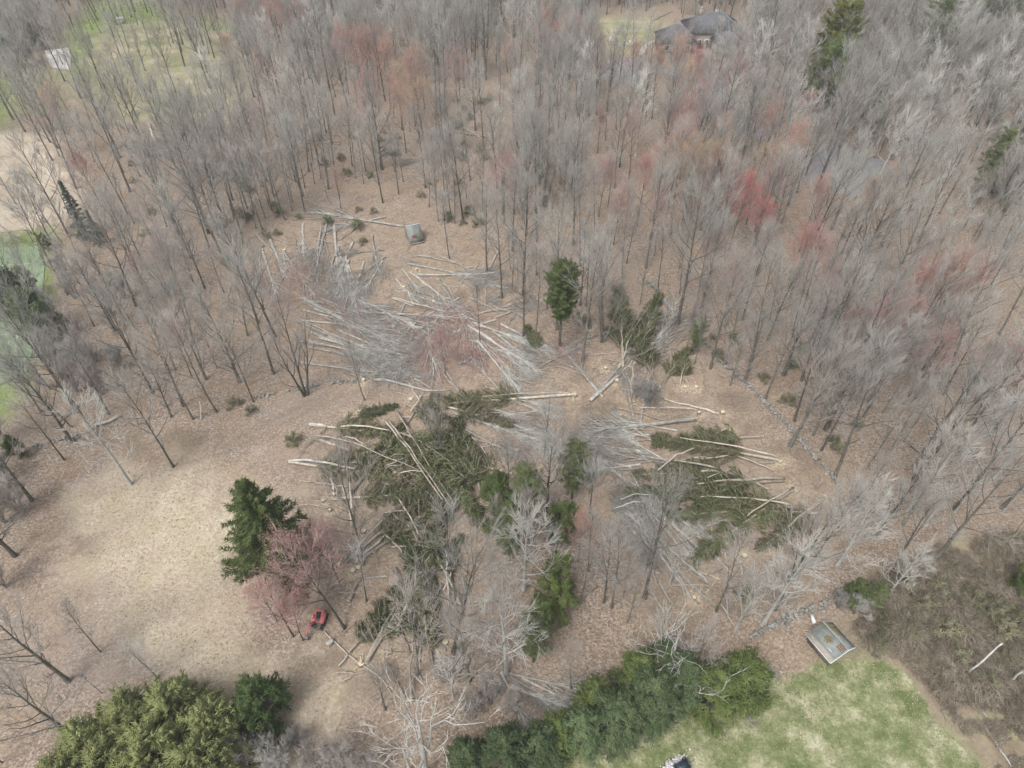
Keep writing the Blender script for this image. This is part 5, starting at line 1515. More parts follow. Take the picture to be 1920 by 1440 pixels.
def sticks(name, Q, lmin, lmax, rmin, rmax, m, label, tilt=.06, zb=.04, spike=True):
    n = len(Q)
    az = rng.uniform(0, 2 * pi, n)
    L = rng.uniform(lmin, lmax, n)
    el = np.abs(rng.normal(0, tilt, n))
    p0 = np.column_stack([Q, np.full(n, zb)])
    d = np.column_stack([np.cos(az) * np.cos(el), np.sin(az) * np.cos(el), np.sin(el)])
    mb = MB()
    rr = rng.uniform(rmin, rmax, n)
    p1 = p0 + d * L[:, None]
    mb.spikes(p0, p1, rr)
    o = mb.build(name, m)
    o['kind'] = 'stuff'
    o['label'] = label
    o['category'] = 'debris'
    return o


Q = region_points(26000, [RW['felled'], poly_world(REGION['felled'])], (-60, 35), (75, 190))
sticks('branch_debris', Q[:7000], .5, 2.6, .015, .035, M['stick'], 'loose broken sticks strewn over the felled ground')
Q2 = np.column_stack([rng.uniform(-190, 190, 26000), rng.uniform(25, 270, 26000)])
keepm = np.ones(len(Q2), bool)
for nm in ('lawn', 'straw', 'court', 'courtgrass', 'sand', 'field', 'yard'):
    keepm &= sdf(Q2, RW[nm]) > 0
keepm &= sdf(Q2, LL) > 0
sticks('forest_floor_debris', Q2[keepm][:13000], .4, 2.2, .014, .03, M['stick'], 'fallen twigs lying across the leafy forest floor')
# splinters and bark chips beside the stumps
cs = []
for sx, sy in STW:
    k = rng.integers(8, 26)
    cs.append(np.column_stack([rng.normal(sx, .6, k), rng.normal(sy, .6, k)]))
cs = np.concatenate(cs)
mb = MB()
d = np.column_stack([rng.normal(0, 1, (len(cs), 2)), np.abs(rng.normal(0, .3, len(cs)))])
d /= np.linalg.norm(d, axis=1, keepdims=True)
mb.spikes(np.column_stack([cs, np.full(len(cs), .05)]), np.column_stack([cs, np.full(len(cs), .05)]) + d * .3, .07)
o = mb.build('wood_chips', M['wood_cut'])
o['kind'] = 'stuff'; o['label'] = 'pale wood chips scattered beside the cut stumps'; o['category'] = 'wood chips'

# fallen leaves blown over the lawn and the clearing
LQ = region_points(16000, [RW['lawn']], RW['lawn'].min(0), RW['lawn'].max(0))
ed = -sdf(LQ, RW['lawn'])
LQ = LQ[rng.random(len(LQ)) < np.clip(1.1 - ed / 7, .22, 1)][:5000]
SQ = region_points(16000, [RW['straw']], RW['straw'].min(0), RW['straw'].max(0))[:2600]
LQ = np.concatenate([LQ, SQ])
mb = MB()
d = rng.normal(0, 1, (len(LQ), 3)) * np.array([1, 1, .35])
d /= np.linalg.norm(d, axis=1, keepdims=True)
b0 = np.column_stack([LQ, np.full(len(LQ), .06)])
mb.spikes(b0, b0 + d * rng.uniform(.08, .2, (len(LQ), 1)), rng.uniform(.035, .065, len(LQ)))
o = mb.build('fallen_leaves', M['leaf_litter'])
o['kind'] = 'stuff'; o['label'] = 'dry tan leaves scattered over the lawn and the straw clearing'; o['category'] = 'leaves'

# bramble thicket: arching canes in clumps
TH = RW['thicket']
Q = region_points(90000, [TH], TH.min(0), TH.max(0))
dens = vnoise(Q, 3.0, 21) * .6 + vnoise(Q, 1.1, 22) * .4
Q = Q[(dens > .30) & (np.linalg.norm(Q, axis=1) < 125)][:42000]
n = len(Q)
hgt = (.35 + 1.5 * np.clip((vnoise(Q, 3.0, 21) - .35) * 1.6, 0, 1)) * rng.uniform(.5, 1.2, n)
az = rng.uniform(0, 2 * pi, n)
p0 = np.column_stack([Q, np.zeros(n)])
p1 = p0 + np.column_stack([np.cos(az) * hgt * .5, np.sin(az) * hgt * .5, hgt])
p2 = p1 + np.column_stack([np.cos(az) * hgt * .9, np.sin(az) * hgt * .9, -hgt * .25])
mb = MB()
mb.prisms(p0, p1, .026, .020, 3)
mb.spikes(p1, p2, .021)
for _ in range(2):
    q = p1 + (p2 - p1) * rng.uniform(0, 1, (n, 1))
    mb.spikes(q, q + rng.normal(0, .30, (n, 3)), .013)
o = mb.build('undergrowth', M['bramble'])
o['kind'] = 'stuff'; o['label'] = 'tangled brown bramble thicket beside the mown lawn'; o['category'] = 'undergrowth'
for px, py, s in [(1640, 1215, 1.2), (1720, 1140, 1.4), (1810, 1130, 1.5), (1760, 1190, 1.5), (1870, 1190, 1.4), (1700, 1195, 1.2), (1790, 1240, 1.2), (1850, 1150, 1.5), (1660, 1180, 1.2), (1905, 1170, 1.3), (1690, 1100, 1.2), (1850, 1290, 1.1), (1750, 1110, 1.2), (1780, 1080, 1.1), (1880, 1240, 1.1)]:
    tree('shrub_olive_b', px, py, s, keep=.8, desc='brownish olive thicket bush', cat='shrub', group='bushes in the bramble thicket')


# leaning silver poles in the thicket
def snag(a, b, h, dia, label, pale=True):
    x0, y0 = G(*a)
    x1, y1 = G(b[0], b[1], h)
    mb = MB()
    pts = np.array([(0, 0, -.1), ((x1 - x0) * .5 + .05, (y1 - y0) * .5, h * .5), (x1 - x0, y1 - y0, h)])
    t = np.linspace(0, 2, 9)
    pts = np.column_stack([np.interp(t, [0, 1, 2], pts[:, i]) for i in range(3)])
    pts[1:-1, :2] += rng.normal(0, .04, (7, 2))
    mb.tube(pts, dia / 2 * (1 - .35 * np.linspace(0, 1, 9)), 8, cap=True)
    for tt in (.4, .55, .7, .85):
        p, d = at(pts, tt)
        mb.spikes([p], [p + side_dir(d, 1.0, rng.uniform(0, 6)) * .5], [.04])
    o = mb.build('snag', M['bark_pale'], loc=(x0, y0, 0))
    return tag(o, label, 'snag')


snag((1803, 1270), (1880, 1206), 5.0, .26, 'bare silver trunk leaning out of the brown thicket')
snag((1895, 1275), (1932, 1248), 4.0, .26, 'shorter silver leaning trunk behind the first one in the thicket')
snag((377, 786), (375, 752), 2.6, .34, 'dark broken trunk standing between the bare trees above the clearing')


# ------------------------------------------------------------------ stone walls
def stone_wall(pxs, width, height, m, label, seed, gap=0.0):
    pts = np.array([G(a, b) for a, b in pxs])
    seg = np.linalg.norm(np.diff(pts, axis=0), axis=1)
    tot = seg.sum()
    cum = np.concatenate([[0], np.cumsum(seg)])
    mb = MB()
    r = np.random.default_rng(seed)
    n = int(tot * 9)
    org = pts[0]
    for k in range(n):
        s_ = r.uniform(0, tot)
        if gap and math.sin(s_ * .9 + seed) > 1 - gap:
            continue
        x = np.interp(s_, cum, pts[:, 0]); y = np.interp(s_, cum, pts[:, 1])
        off = r.normal(0, width * .33, 2)
        zc = max(.02, height * (1 - (np.hypot(*off) / width) ** 1.2)) * r.uniform(.2, 1)
        sz = r.uniform(.13, .32)
        blob(mb, (x - org[0] + off[0], y - org[1] + off[1], zc), (sz, sz * r.uniform(.6, 1), sz * r.uniform(.45, .8)), int(r.integers(1e9)))
    o = mb.build('stone_wall', m, loc=(org[0], org[1], 0))
    return tag(o, label, 'stone wall')


stone_wall([(1318, 640), (1345, 672), (1372, 697), (1402, 720), (1440, 762), (1490, 815), (1530, 860), (1572, 905)], .6, .55, M['stone'], 'long straight dry stone wall running past the felled spruces', 1)
stone_wall([(1205, 520), (1232, 545), (1252, 570), (1262, 590), (1282, 602), (1318, 640)], .7, .5, M['stone_dark'], 'dark mossy stone wall bending behind the felled hemlock tops', 2, .2)
stone_wall([(1105, 634), (1140, 625), (1165, 618), (1200, 602), (1240, 595), (1262, 592)], .6, .35, M['stone'], 'low pale stone wall beside the many-stemmed tree', 3, .35)
stone_wall([(470, 746), (500, 742), (560, 728), (600, 722), (640, 716), (670, 712), (706, 704)], .6, .4, M['stone'], 'low scattered stone wall at the foot of the vase-shaped tree', 4, .3)
stone_wall([(860, 682), (885, 676), (912, 672)], .6, .4, M['stone'], 'short stretch of stones among the pink felled tops', 5, .1)
stone_wall([(1406, 1198), (1440, 1178), (1480, 1160), (1530, 1138), (1580, 1118), (1640, 1092)], .8, .6, M['stone'], 'grey stone wall leading past the mossy shed', 6)
stone_wall([(1716, 1208), (1740, 1190), (1765, 1168), (1800, 1150), (1822, 1128), (1850, 1108), (1872, 1085)], .7, .45, M['stone_dark'], 'dark stone wall winding through the brown thicket', 7, .25)
stone_wall([(60, 838), (100, 826), (136, 820), (175, 806)], .6, .4, M['stone_dark'], 'dark low stone wall under the bare trees near the green court', 8, .2)

# ------------------------------------------------------------------ mossy shed by the lawn
def quad_slab(mb, a, b, c, d, th):
    """A slab with thickness below the quad a b c d."""
    v = np.array([a, b, c, d], float)
    n = unit(np.cross(v[1] - v[0], v[3] - v[0]))
    if n[2] < 0: n = -n
    w = v - n * th
    mb.raw(np.vstack([v, w]), f4=[(0, 1, 2, 3), (7, 6, 5, 4), (0, 4, 5, 1), (1, 5, 6, 2), (2, 6, 7, 3), (3, 7, 4, 0)])


def local_frame(a, b):
    xa, xb = np.array(G(*a)), np.array(G(*b))
    return math.atan2(xb[1] - xa[1], xb[0] - xa[0])


# footprint: long side runs from the near corner (1539,1246) to the far left corner (1512,1210)
sx, sy = G(1549, 1212)
ang = local_frame((1541, 1246), (1590, 1216))
shed = empty('shed', sx, sy, ang)
shed.scale = (.86, .86, .86)
tag(shed, 'small grey-green mossy roofed shed between the stone wall and the lawn', 'shed')
W, D, Hs = 4.0, 4.3, 1.5
mb = MB()
for (cx, cy, lx, ly) in ((0, -D / 2 + .3, W - .5, .1), (0, D / 2 - .3, W - .5, .1), (-W / 2 + .3, 0, .1, D - .7), (W / 2 - .3, 0, .1, D - .7)):
    mb.box((cx, cy, Hs / 2 - .1), (lx, ly, Hs + .2))
mb.build('wall', M['board'], shed)
rx = .55   # ridge offset to +x
zr, zl, zrr = 2.5, 1.55, 1.75
mb = MB()
quad_slab(mb, (-W / 2 + .62, -D / 2, 1.82), (rx, -D / 2, zr), (rx, D / 2, zr), (-W / 2 + .62, D / 2, 1.82), .1)
quad_slab(mb, (rx, -D / 2 + .0, zr - .004), (W / 2 + .1, -D / 2, zrr), (W / 2 + .1, D / 2 - .5, zrr), (rx, D / 2 - .0, zr - .004), .1)
roof = mb.build('roof', M['roof_moss'], shed)
mb = MB()
quad_slab(mb, (-W / 2 - .12, -D / 2, 1.5), (-W / 2 + .60, -D / 2, 1.80), (-W / 2 + .60, D / 2, 1.80), (-W / 2 - .12, D / 2, 1.5), .08)
mb.build('lower_roof_strip', M['roof_tan'], shed)
mb = MB()
mb.box((-W / 2 - .13, 0, 1.47), (.06, D + .1, .16))
mb.build('gutter', M['metal_edge'], shed)
mb = MB()
mb.tube([(-W / 2 - .1, -D / 2 - .04, 1.5), (rx * .5, -D / 2 - .04, 2.25), (rx, -D / 2 - .04, zr + .02), (W / 2 + .12, -D / 2 - .04, zrr)], [.06] * 4, 5)
mb.build('roof_edge', M['metal_edge'], shed)
mb = MB()
mb.tube([(rx, -D / 2, zr + .02), (rx + .06, 0, zr + .0), (rx, D / 2, zr + .02)], [.07] * 3, 6)
mb.build('ridge_cap', M['roof_tan'], shed)


def roof_z(x):
    if x < rx:
        return 1.82 + (zr - 1.82) * (x + W / 2 - .62) / (rx + W / 2 - .62)
    return zr + (zrr - zr) * (x - rx) / (W / 2 + .1 - rx)


mb = MB()
for cx, cy, ax, ay, nn in ((-.35, .15, .45, .55, 170), (1.35, .8, .42, .85, 150), (.1, 1.6, .35, .3, 25)):
    for _ in range(nn):
        x, y = cx + rng.normal(0, ax * .5), cy + rng.normal(0, ay * .5)
        s_ = rng.uniform(.03, .09)
        blob(mb, (x, y, roof_z(x) + .01), (s_, s_, .04), int(rng.integers(1e9)))
mb.build('moss', M['moss'], shed)
# broken patch with bare battens
mb = MB()
quad_slab(mb, (-.35, -1.95, roof_z(-.35) + .006), (.5, -1.95, roof_z(.5) + .006), (.5, -.95, roof_z(.5) + .006), (-.35, -.95, roof_z(-.35) + .006), .02)
mb.build('roof_hole_shade', M['dark'], shed)  # dark sheet on the unbroken roof, painted shade of the gap under the battens
mb = MB()
for k in range(6):
    y = -1.88 + k * .17
    quad_slab(mb, (-.4, y, roof_z(-.4) + .04), (.55, y, roof_z(.55) + .04), (.55, y + .06, roof_z(.55) + .04), (-.4, y + .06, roof_z(-.4) + .04), .03)
mb.build('batten', M['board_pale'], shed)
mb = MB()
mb.box((-1.15, -.9, roof_z(-1.15) + .05), (.07, .6, .04), 0)
mb.build('white_strip', M['white'], shed)

# boards beside the shed
px0, py0 = G(1517, 1183)
mb = MB()
for k in range(5):
    mb.box((0, k * .28, .1 + (k % 2) * .05), (1.5, .15, .05), .03 * k)
plank = mb.build('plank_stack', M['board_pale'], loc=(px0, py0, 0))
plank.rotation_euler = (0, 0, ang + pi * .85)
tag(plank, 'loose pale planks laid beside the mossy shed near the stone wall', 'planks')
x, y = G(1523, 1163)
mb = MB()
mb.box((0, 0, .22), (.35, 1.1, .40), taper=.9)
mb.box((0, 0, .45), (.30, 1.0, .05))
o = mb.build('white_container', M['white'], loc=(x, y, 0)); tag(o, 'narrow white container on the leaves behind the mossy shed', 'container')
x, y = G(1627, 1160)
mb = MB(); blob(mb, (0, 0, .3), (.6, .5, .4), 4); blob(mb, (.2, .2, .5), (.3, .3, .2), 9)
o = mb.build('boulder', M['stone'], loc=(x, y, 0)); tag(o, 'pale boulder in the brush just beyond the mossy shed', 'boulder')

# ------------------------------------------------------------------ weathered hut in the felled clearing
hx, hy = G(778, 449)
ha = local_frame((757, 432), (790, 418)) * .55
hut = empty('hut', hx, hy, ha)
tag(hut, 'small weathered grey-green hut standing alone on the felled ground', 'hut')
W, D = 3.0, 2.6
mb = MB()
quad_slab(mb, (-W / 2, -D * .62, .75), (W / 2, -D * .62, .75), (W / 2, D * .30, 2.9), (-W / 2, D * .30, 2.9), .09)
mb.build('front_roof', M['roof_moss'], hut)
mb = MB()
quad_slab(mb, (-W / 2, D * .305, 2.89), (W / 2, D * .305, 2.89), (W / 2, D * .75, 2.35), (-W / 2, D * .75, 2.35), .09)
mb.build('rear_roof', M['roof_moss'], hut)
mb = MB()
mb.tube([(-W / 2 - .02, D * .30, 2.93), (W / 2 + .02, D * .30, 2.93)], [.07, .07], 6)
mb.build('ridge_cap', M['metal_edge'], hut)
mb = MB()
for s_ in (-1, 1):
    xw = s_ * (W / 2 - .12)
    mb.raw([(xw, -D * .58, 0), (xw, D * .7, 0), (xw, D * .7, 2.3), (xw, D * .3, 2.78), (xw, -D * .58, .72), (xw - .08 * s_, -D * .58, 0), (xw - .08 * s_, D * .7, 0), (xw - .08 * s_, D * .7, 2.3), (xw - .08 * s_, D * .3, 2.78), (xw - .08 * s_, -D * .58, .72)],
           f3=[(0, 1, 4), (5, 9, 6)], f4=[(1, 2, 3, 4), (6, 9, 8, 7)])
mb.box((0, -D * .56, .34), (W - .3, .1, .72))
mb.box((0, D * .69, 1.1), (W - .3, .1, 2.3))
mb.build('wall', M['board'], hut)
def hz(y): return .75 + (2.15) * (y + D * .62) / (D * .92)
mb = MB()
quad_slab(mb, (-.75, -1.25, hz(-1.25) + .01), (.15, -1.2, hz(-1.2) + .01), (.05, -.8, hz(-.8) + .01), (-.75, -.75, hz(-.75) + .01), .02)
mb.build('opening', M['maroon'], hut)
mb = MB()
for _ in range(120):
    x, y = rng.uniform(-.1, 1.4), rng.normal(-.9, .45)
    if -1.55 < y < .5:
        s_ = rng.uniform(.04, .1)
        blob(mb, (x, y, hz(y) + .01), (s_, s_, .04), int(rng.integers(1e9)))
mb.build('moss', M['moss'], hut)
mb = MB()
for k in range(3):
    mb.tube([(-W / 2, -D * .66 - k * .12, .12 + .1 * k), (W / 2, -D * .66 - k * .1, .12 + .1 * k)], [.08, .08], 6, cap=True)
mb.build('sill_logs', M['log_grey'], hut)

# ------------------------------------------------------------------ the house
def hip_roof(mb, x0, x1, y0, y1, z0, h, over=.6):
    x0, x1, y0, y1 = x0 - over, x1 + over, y0 - over, y1 + over
    w, d = x1 - x0, y1 - y0
    k = min(w, d) / 2
    if w >= d:
        r0, r1 = (x0 + k, (y0 + y1) / 2, z0 + h), (x1 - k, (y0 + y1) / 2, z0 + h)
        v = [(x0, y0, z0), (x1, y0, z0), (x1, y1, z0), (x0, y1, z0), r0, r1]
        mb.raw(v, f4=[(0, 1, 5, 4), (2, 3, 4, 5), (3, 2, 1, 0)], f3=[(1, 2, 5), (3, 0, 4)])
    else:
        r0, r1 = ((x0 + x1) / 2, y0 + k, z0 + h), ((x0 + x1) / 2, y1 - k, z0 + h)
        v = [(x0, y0, z0), (x1, y0, z0), (x1, y1, z0), (x0, y1, z0), r0, r1]
        mb.raw(v, f4=[(1, 2, 5, 4), (3, 0, 4, 5), (3, 2, 1, 0)], f3=[(0, 1, 4), (2, 3, 5)])
    return [v[i] for i in range(4)], r0, r1


hx, hy = G(1236, 100)
house = empty('house', hx, hy, 0)
tag(house, 'large grey hip-roofed house half hidden by bare trees at the top', 'house')
blocks = [(0, 11.5, 0, 10, 3.2, 3.9), (9.5, 27, 4.5, 17, 4.6, 4.3), (17, 25.5, -3, 6, 3.2, 2.8)]
mb = MB()
for x0, x1, y0, y1, hh, rh in blocks:
    mb.box(((x0 + x1) / 2, (y0 + y1) / 2, hh / 2 - .01), (x1 - x0, y1 - y0, hh))
mb.build('wall', M['house_wall'], house)
mb = MB(); cap = MB()
for i, (x0, x1, y0, y1, hh, rh) in enumerate(blocks):
    cor, r0, r1 = hip_roof(mb, x0, x1, y0, y1, hh + .02 * i, rh)
    cap.tube([r0, r1], [.14, .14], 5)
    for c_ in cor:
        t = r0 if np.hypot(c_[0] - r0[0], c_[1] - r0[1]) < np.hypot(c_[0] - r1[0], c_[1] - r1[1]) else r1
        cap.tube([c_, t], [.12, .12], 5)
roof = mb.build('roof', M['shingle'], house)
cap.build('ridge_cap', M['shingle_edge'], roof)
mb = MB(); mb.box((14, 12, 8.7), (1.3, 1.3, 2.6)); mb.box((14, 12, 10.05), (1.5, 1.5, .15)); mb.build('chimney', M['house_wall'], roof)
for (wx, wy, wz, ww, wh) in [(2, 0, 1.7, 1.4, 1.4), (5, 0, 1.7, 1.6, 1.6), (8.6, 0, 1.7, 1.4, 1.4), (13, 4.5, 1.8, 1.6, 1.5), (15.5, 4.5, 1.8, 1.2, 1.5)]:
    mb = MB(); mb.box((wx, wy - .03, wz), (ww + .24, .06, wh + .24)); fr = mb.build('window', M['trim'], house)
    mb = MB(); mb.box((wx, wy - .068, wz), (ww, .02, wh)); mb.build('pane', M['glass'], fr)
mb = MB(); mb.box((21.2, -3.04, 1.25), (4.8, .06, 2.4)); mb.build('garage_door', M['house_wall'], house)
mb = MB(); mb.box((11.9, 4.44, 1.1), (1.1, .08, 2.1)); mb.build('door', M['maroon'], house)

# little white chairs on the house lawn
first = None
for i, (px, py, rz) in enumerate([(1146, 79, .3), (1157, 77, -.2), (1173, 85, .5), (1180, 87, -.4), (1187, 84, .1)]):
    x, y = G(px, py)
    if first is None:
        c = empty('garden_chair', x, y, rz)
        mb = MB(); mb.box((0, 0, .40), (.62, .6, .08), 0, -.12); mb.build('seat', M['white'], c)
        mb = MB(); mb.box((0, .36, .78), (.62, .08, .9), 0, -.3); mb.build('backrest', M['white'], c)
        for lx, ly in ((-.3, -.28), (.3, -.28), (-.3, .26), (.3, .26)):
            mb = MB(); mb.box((lx, ly, .2), (.07, .07, .42)); mb.build('leg', M['white'], c)
        for lx in (-.36, .36):
            mb = MB(); mb.box((lx, 0, .60), (.12, .7, .05)); mb.build('armrest', M['white'], c)
        first = c
        c.scale = (1.3, 1.3, 1.3)
    else:
        c = copy_tree(first, x, y, rz, (1.3, 1.3, 1.3))
    tag(c, ['white garden chair farthest from the big house', 'second white garden chair out from the big house group', 'white garden chair nearest the driveway edge', 'white garden chair turned between its two neighbours', 'white garden chair closest to the curved path'][i], 'chair', 'white garden chairs on the yard')
# white box on posts
for i, (px, py, s, lab) in enumerate([(1343, 30, 1.0, 'white box on a dark post behind the big house'), (1427, 60, .8, 'low white topped stand at the wood edge beyond the big house')]):
    x, y = G(px, py)
    o = empty('post_box', x, y, .1)
    mb = MB(); mb.box((0, 0, .6 * s), (.5, .5, 1.3 * s)); mb.build('post', M['dark'], o)
    mb = MB(); mb.box((0, 0, 1.25 * s + .3), (1.3, 1.0, .9 * s), taper=.94); mb.build('box', M['white'], o)
    mb = MB(); mb.box((0, 0, 1.25 * s + .3 + .5 * s), (1.45, 1.15, .1)); mb.build('lid', M['white'], o)
    tag(o, lab, 'box')
x, y = G(228, 44)
o = empty('field_shelter', x, y, .3)
mb = MB(); mb.box((0, 0, .8), (1.9, 1.4, 1.6), taper=.97); mb.build('wall', M['patio'], o)
mb = MB(); quad_slab(mb, (-1.15, -.85, 1.72), (1.15, -.85, 1.72), (1.15, .85, 1.95), (-1.15, .85, 1.95), .1); mb.build('roof', M['metal_edge'], o)
tag(o, 'small pale box shelter on the green field', 'shelter')

# ------------------------------------------------------------------ red mini excavator under the leaning maple
ex, ey = G(600, 1164)
exc = empty('mini_excavator', ex, ey, 0)
tag(exc, 'small red tracked excavator parked under the leaning maple', 'excavator')
for s_ in (-1, 1):
    mb = MB()
    prof = [(-.95, .22), (-.82, .02), (.82, .02), (.95, .22), (.82, .44), (-.82, .44)]
    xw = s_ * .62
    v = [(xw - .14, a, b) for a, b in prof] + [(xw + .14, a, b) for a, b in prof]
    mb.raw(v, f4=[(i, (i + 1) % 6, (i + 1) % 6 + 6, i + 6) for i in range(6)] + [(0, 3, 4, 5), (0, 1, 2, 3), (11, 10, 9, 6), (9, 8, 7, 6)])
    for k in range(8):
        mb.box((xw, -.75 + k * .21, .455), (.3, .09, .035))
    tr = mb.build('track', M['rubber'], exc)
    for k in (-.7, 0, .7):
        w = MB(); w.tube([(xw + s_ * .145, k, .22), (xw + s_ * .17, k, .22)], [.16, .16], 10, cap=True); w.build('roller', M['steel'], tr)
mb = MB(); mb.box((0, 0, .36), (.95, .8, .22)); mb.build('undercarriage', M['steel'], exc)
body = empty('upper_body', 0, 0); body.parent = exc
mb = MB()
prof = [(-.72, .2), (-.62, .75), (-.3, .98), (.3, .98), (.62, .75), (.72, .2), (.70, -.55), (-.70, -.55)]
v = [(a, b, .55) for a, b in prof] + [(a * .93, b * .93 if b > 0 else b, 1.05) for a, b in prof]
n = 8
mb.raw(v, f4=[(i, (i + 1) % n, (i + 1) % n + n, i + n) for i in range(n)] + [(8, 9, 10, 11), (8, 11, 12, 15), (15, 12, 13, 14)])
mb.build('housing', M['red_paint'], body)
mb = MB(); mb.box((0, .45, 1.2), (1.15, .75, .32), taper=.82); mb.build('engine_hood', M['red_paint'], body)
mb = MB(); mb.box((.05, .2, 1.40), (.55, .4, .06)); mb.build('hood_panel', M['black_plastic'], body)
mb = MB(); mb.box((.05, -.12, 1.2), (.46, .42, .12)); mb.box((.05, .12, 1.42), (.46, .10, .42), 0, -.15); mb.build('seat', M['rubber'], body)
mb = MB(); mb.box((.05, -.5, 1.12), (.5, .10, .3)); mb.tube([(-.12, -.45, 1.2), (-.12, -.42, 1.55)], [.02, .02], 5); mb.tube([(.25, -.45, 1.2), (.25, -.42, 1.55)], [.02, .02], 5); mb.build('control_console', M['steel'], body)
mb = MB(); mb.box((-.55, -.1, 1.15), (.25, .6, .28), taper=.8); mb.build('fuel_tank', M['red_paint'], body)
mb = MB()
pb = [(-.25, -.6, .75), (-.38, -1.15, 1.45), (-.50, -1.75, 1.55)]
mb.tube(pb, [.18, .18, .14], 4, cap=True)
mb.build('boom', M['red_paint'], body)
mb = MB(); mb.tube([(-.50, -1.70, 1.62), (-.60, -2.15, .95), (-.62, -2.3, .6)], [.14, .12, .09], 4, cap=True); mb.build('dipper_arm', M['red_paint'], body)
mb = MB(); mb.tube([(-.28, -.75, 1.25), (-.42, -1.4, 1.68)], [.045, .045], 6, cap=True); mb.tube([(-.40, -1.2, 1.72), (-.56, -1.95, 1.55)], [.04, .04], 6, cap=True); mb.build('hydraulic_ram', M['steel'], body)
mb = MB()
prof = [(-2.2, .62), (-2.5, .55), (-2.58, .22), (-2.35, .02), (-2.12, .12), (-2.22, .3)]
v = [(-.82, a, b) for a, b in prof] + [(-.40, a, b) for a, b in prof]
mb.raw(v, f4=[(i, (i + 1) % 6, (i + 1) % 6 + 6, i + 6) for i in range(5)] + [(0, 1, 2, 5), (2, 3, 4, 5), (11, 8, 7, 6), (11, 10, 9, 8)])
mb.build('bucket', M['steel'], body)
mb = MB(); mb.box((0, -1.15, .28), (1.45, .08, .40), 0, .2); mb.box((-.35, -.85, .25), (.1, .55, .1)); mb.box((.35, -.85, .25), (.1, .55, .1)); mb.build('dozer_blade', M['steel'], exc)
exc.rotation_euler = (0, 0, -.18)
body.rotation_euler = (0, 0, .02)
exc.scale = (1.0, 1.0, 1.0)

# ------------------------------------------------------------------ gravel heap and black cart at the bottom edge
x, y = G(1262, 1437)
mb = MB()
for _ in range(420):
    a, b = rng.normal(0, .75), rng.normal(0, .28)
    h = max(0, .42 * (1 - (a / 1.8) ** 2 - (b / .8) ** 2))
    s_ = rng.uniform(.05, .13)
    blob(mb, (a, b, h * rng.uniform(.4, 1)), (s_, s_, s_ * .7), int(rng.integers(1e9)))
g = mb.build('gravel_heap', M['gravel'], loc=(x, y, 0)); g.rotation_euler = (0, 0, .5)
g['kind'] = 'stuff'; g['label'] = 'pale gravel heap on the lawn beside the black cart'; g['category'] = 'gravel'
x, y = G(1277, 1441)
cart = empty('garden_cart', x, y, .45)
tag(cart, 'blue-black garden cart beside the pale gravel heap on the lawn', 'cart')
mb = MB(); mb.box((0, 0, .45), (1.5, .9, .08)); mb.box((0, .43, .65), (1.5, .06, .4)); mb.box((0, -.43, .65), (1.5, .06, .4)); mb.box((.73, 0, .65), (.06, .8, .4)); mb.box((-.73, 0, .65), (.06, .8, .4)); mb.build('tub', M['black_plastic'], cart)
mb = MB(); mb.box((0, 0, .62), (1.38, .78, .12)); mb.build('cover', M['black_plastic'], cart)
for lx in (-.5, .5):
    for ly in (-.5, .5):
        mb = MB(); mb.tube([(lx, ly - .06, .24), (lx, ly + .06, .24)], [.24, .24], 12, cap=True); w = mb.build('wheel', M['rubber'], cart)
        mb = MB(); mb.tube([(lx, ly - .07, .24), (lx, ly + .07, .24)], [.10, .10], 8, cap=True); mb.build('hub', M['white'], w)
mb = MB(); mb.tube([(.75, 0, .45), (1.5, 0, .3)], [.03, .03], 5); mb.tube([(1.5, -.2, .3), (1.5, .2, .3)], [.03, .03], 5); mb.build('handle', M['steel'], cart)
x, y = G(1232, 1397)
mb = MB(); mb.spikes([(0, 0, .06), (.5, .3, .06)], [(.75, .42, .08), (1.0, .1, .06)], [.05, .035])
o = mb.build('fallen_branch', M['bark_pale'], loc=(x - .4, y, 0)); tag(o, 'small pale forked stick lying on the lawn', 'stick')

# ------------------------------------------------------------------ sports fence behind the court
fence = empty('court_fence', *G(30, 459), 0)
tag(fence, 'tall black post and wire fence behind the green court', 'fence')
base = [(-60, 472), (-20, 466), (30, 459), (63, 455), (79, 460), (88, 500)]
o0 = np.array(G(30, 459))
pp = [np.array(G(a, b)) - o0 for a, b in base]
for p in pp:
    mb = MB(); mb.tube([(p[0], p[1], 0), (p[0], p[1], 3.0)], [.06, .06], 6, cap=True); mb.build('post', M['black_metal'], fence)
for a, b in zip(pp[:-1], pp[1:]):
    mb = MB(); mb.tube([(a[0], a[1], 2.97), (b[0], b[1], 2.97)], [.035, .035], 5); mb.build('rail', M['black_metal'], fence)
mb = MB()
for a, b in zip(pp[:-1], pp[1:]):
    n = int(np.linalg.norm(b - a) / .35)
    for k in range(n):
        q = a + (b - a) * (k + .5) / n
        mb.tube([(q[0], q[1], .05), (q[0], q[1], 2.95)], [.007, .007], 3)
    for zz in np.arange(.3, 2.9, .35):
        mb.tube([(a[0], a[1], zz), (b[0], b[1], zz)], [.007, .007], 3)
mb.build('mesh', M['black_metal'], fence)

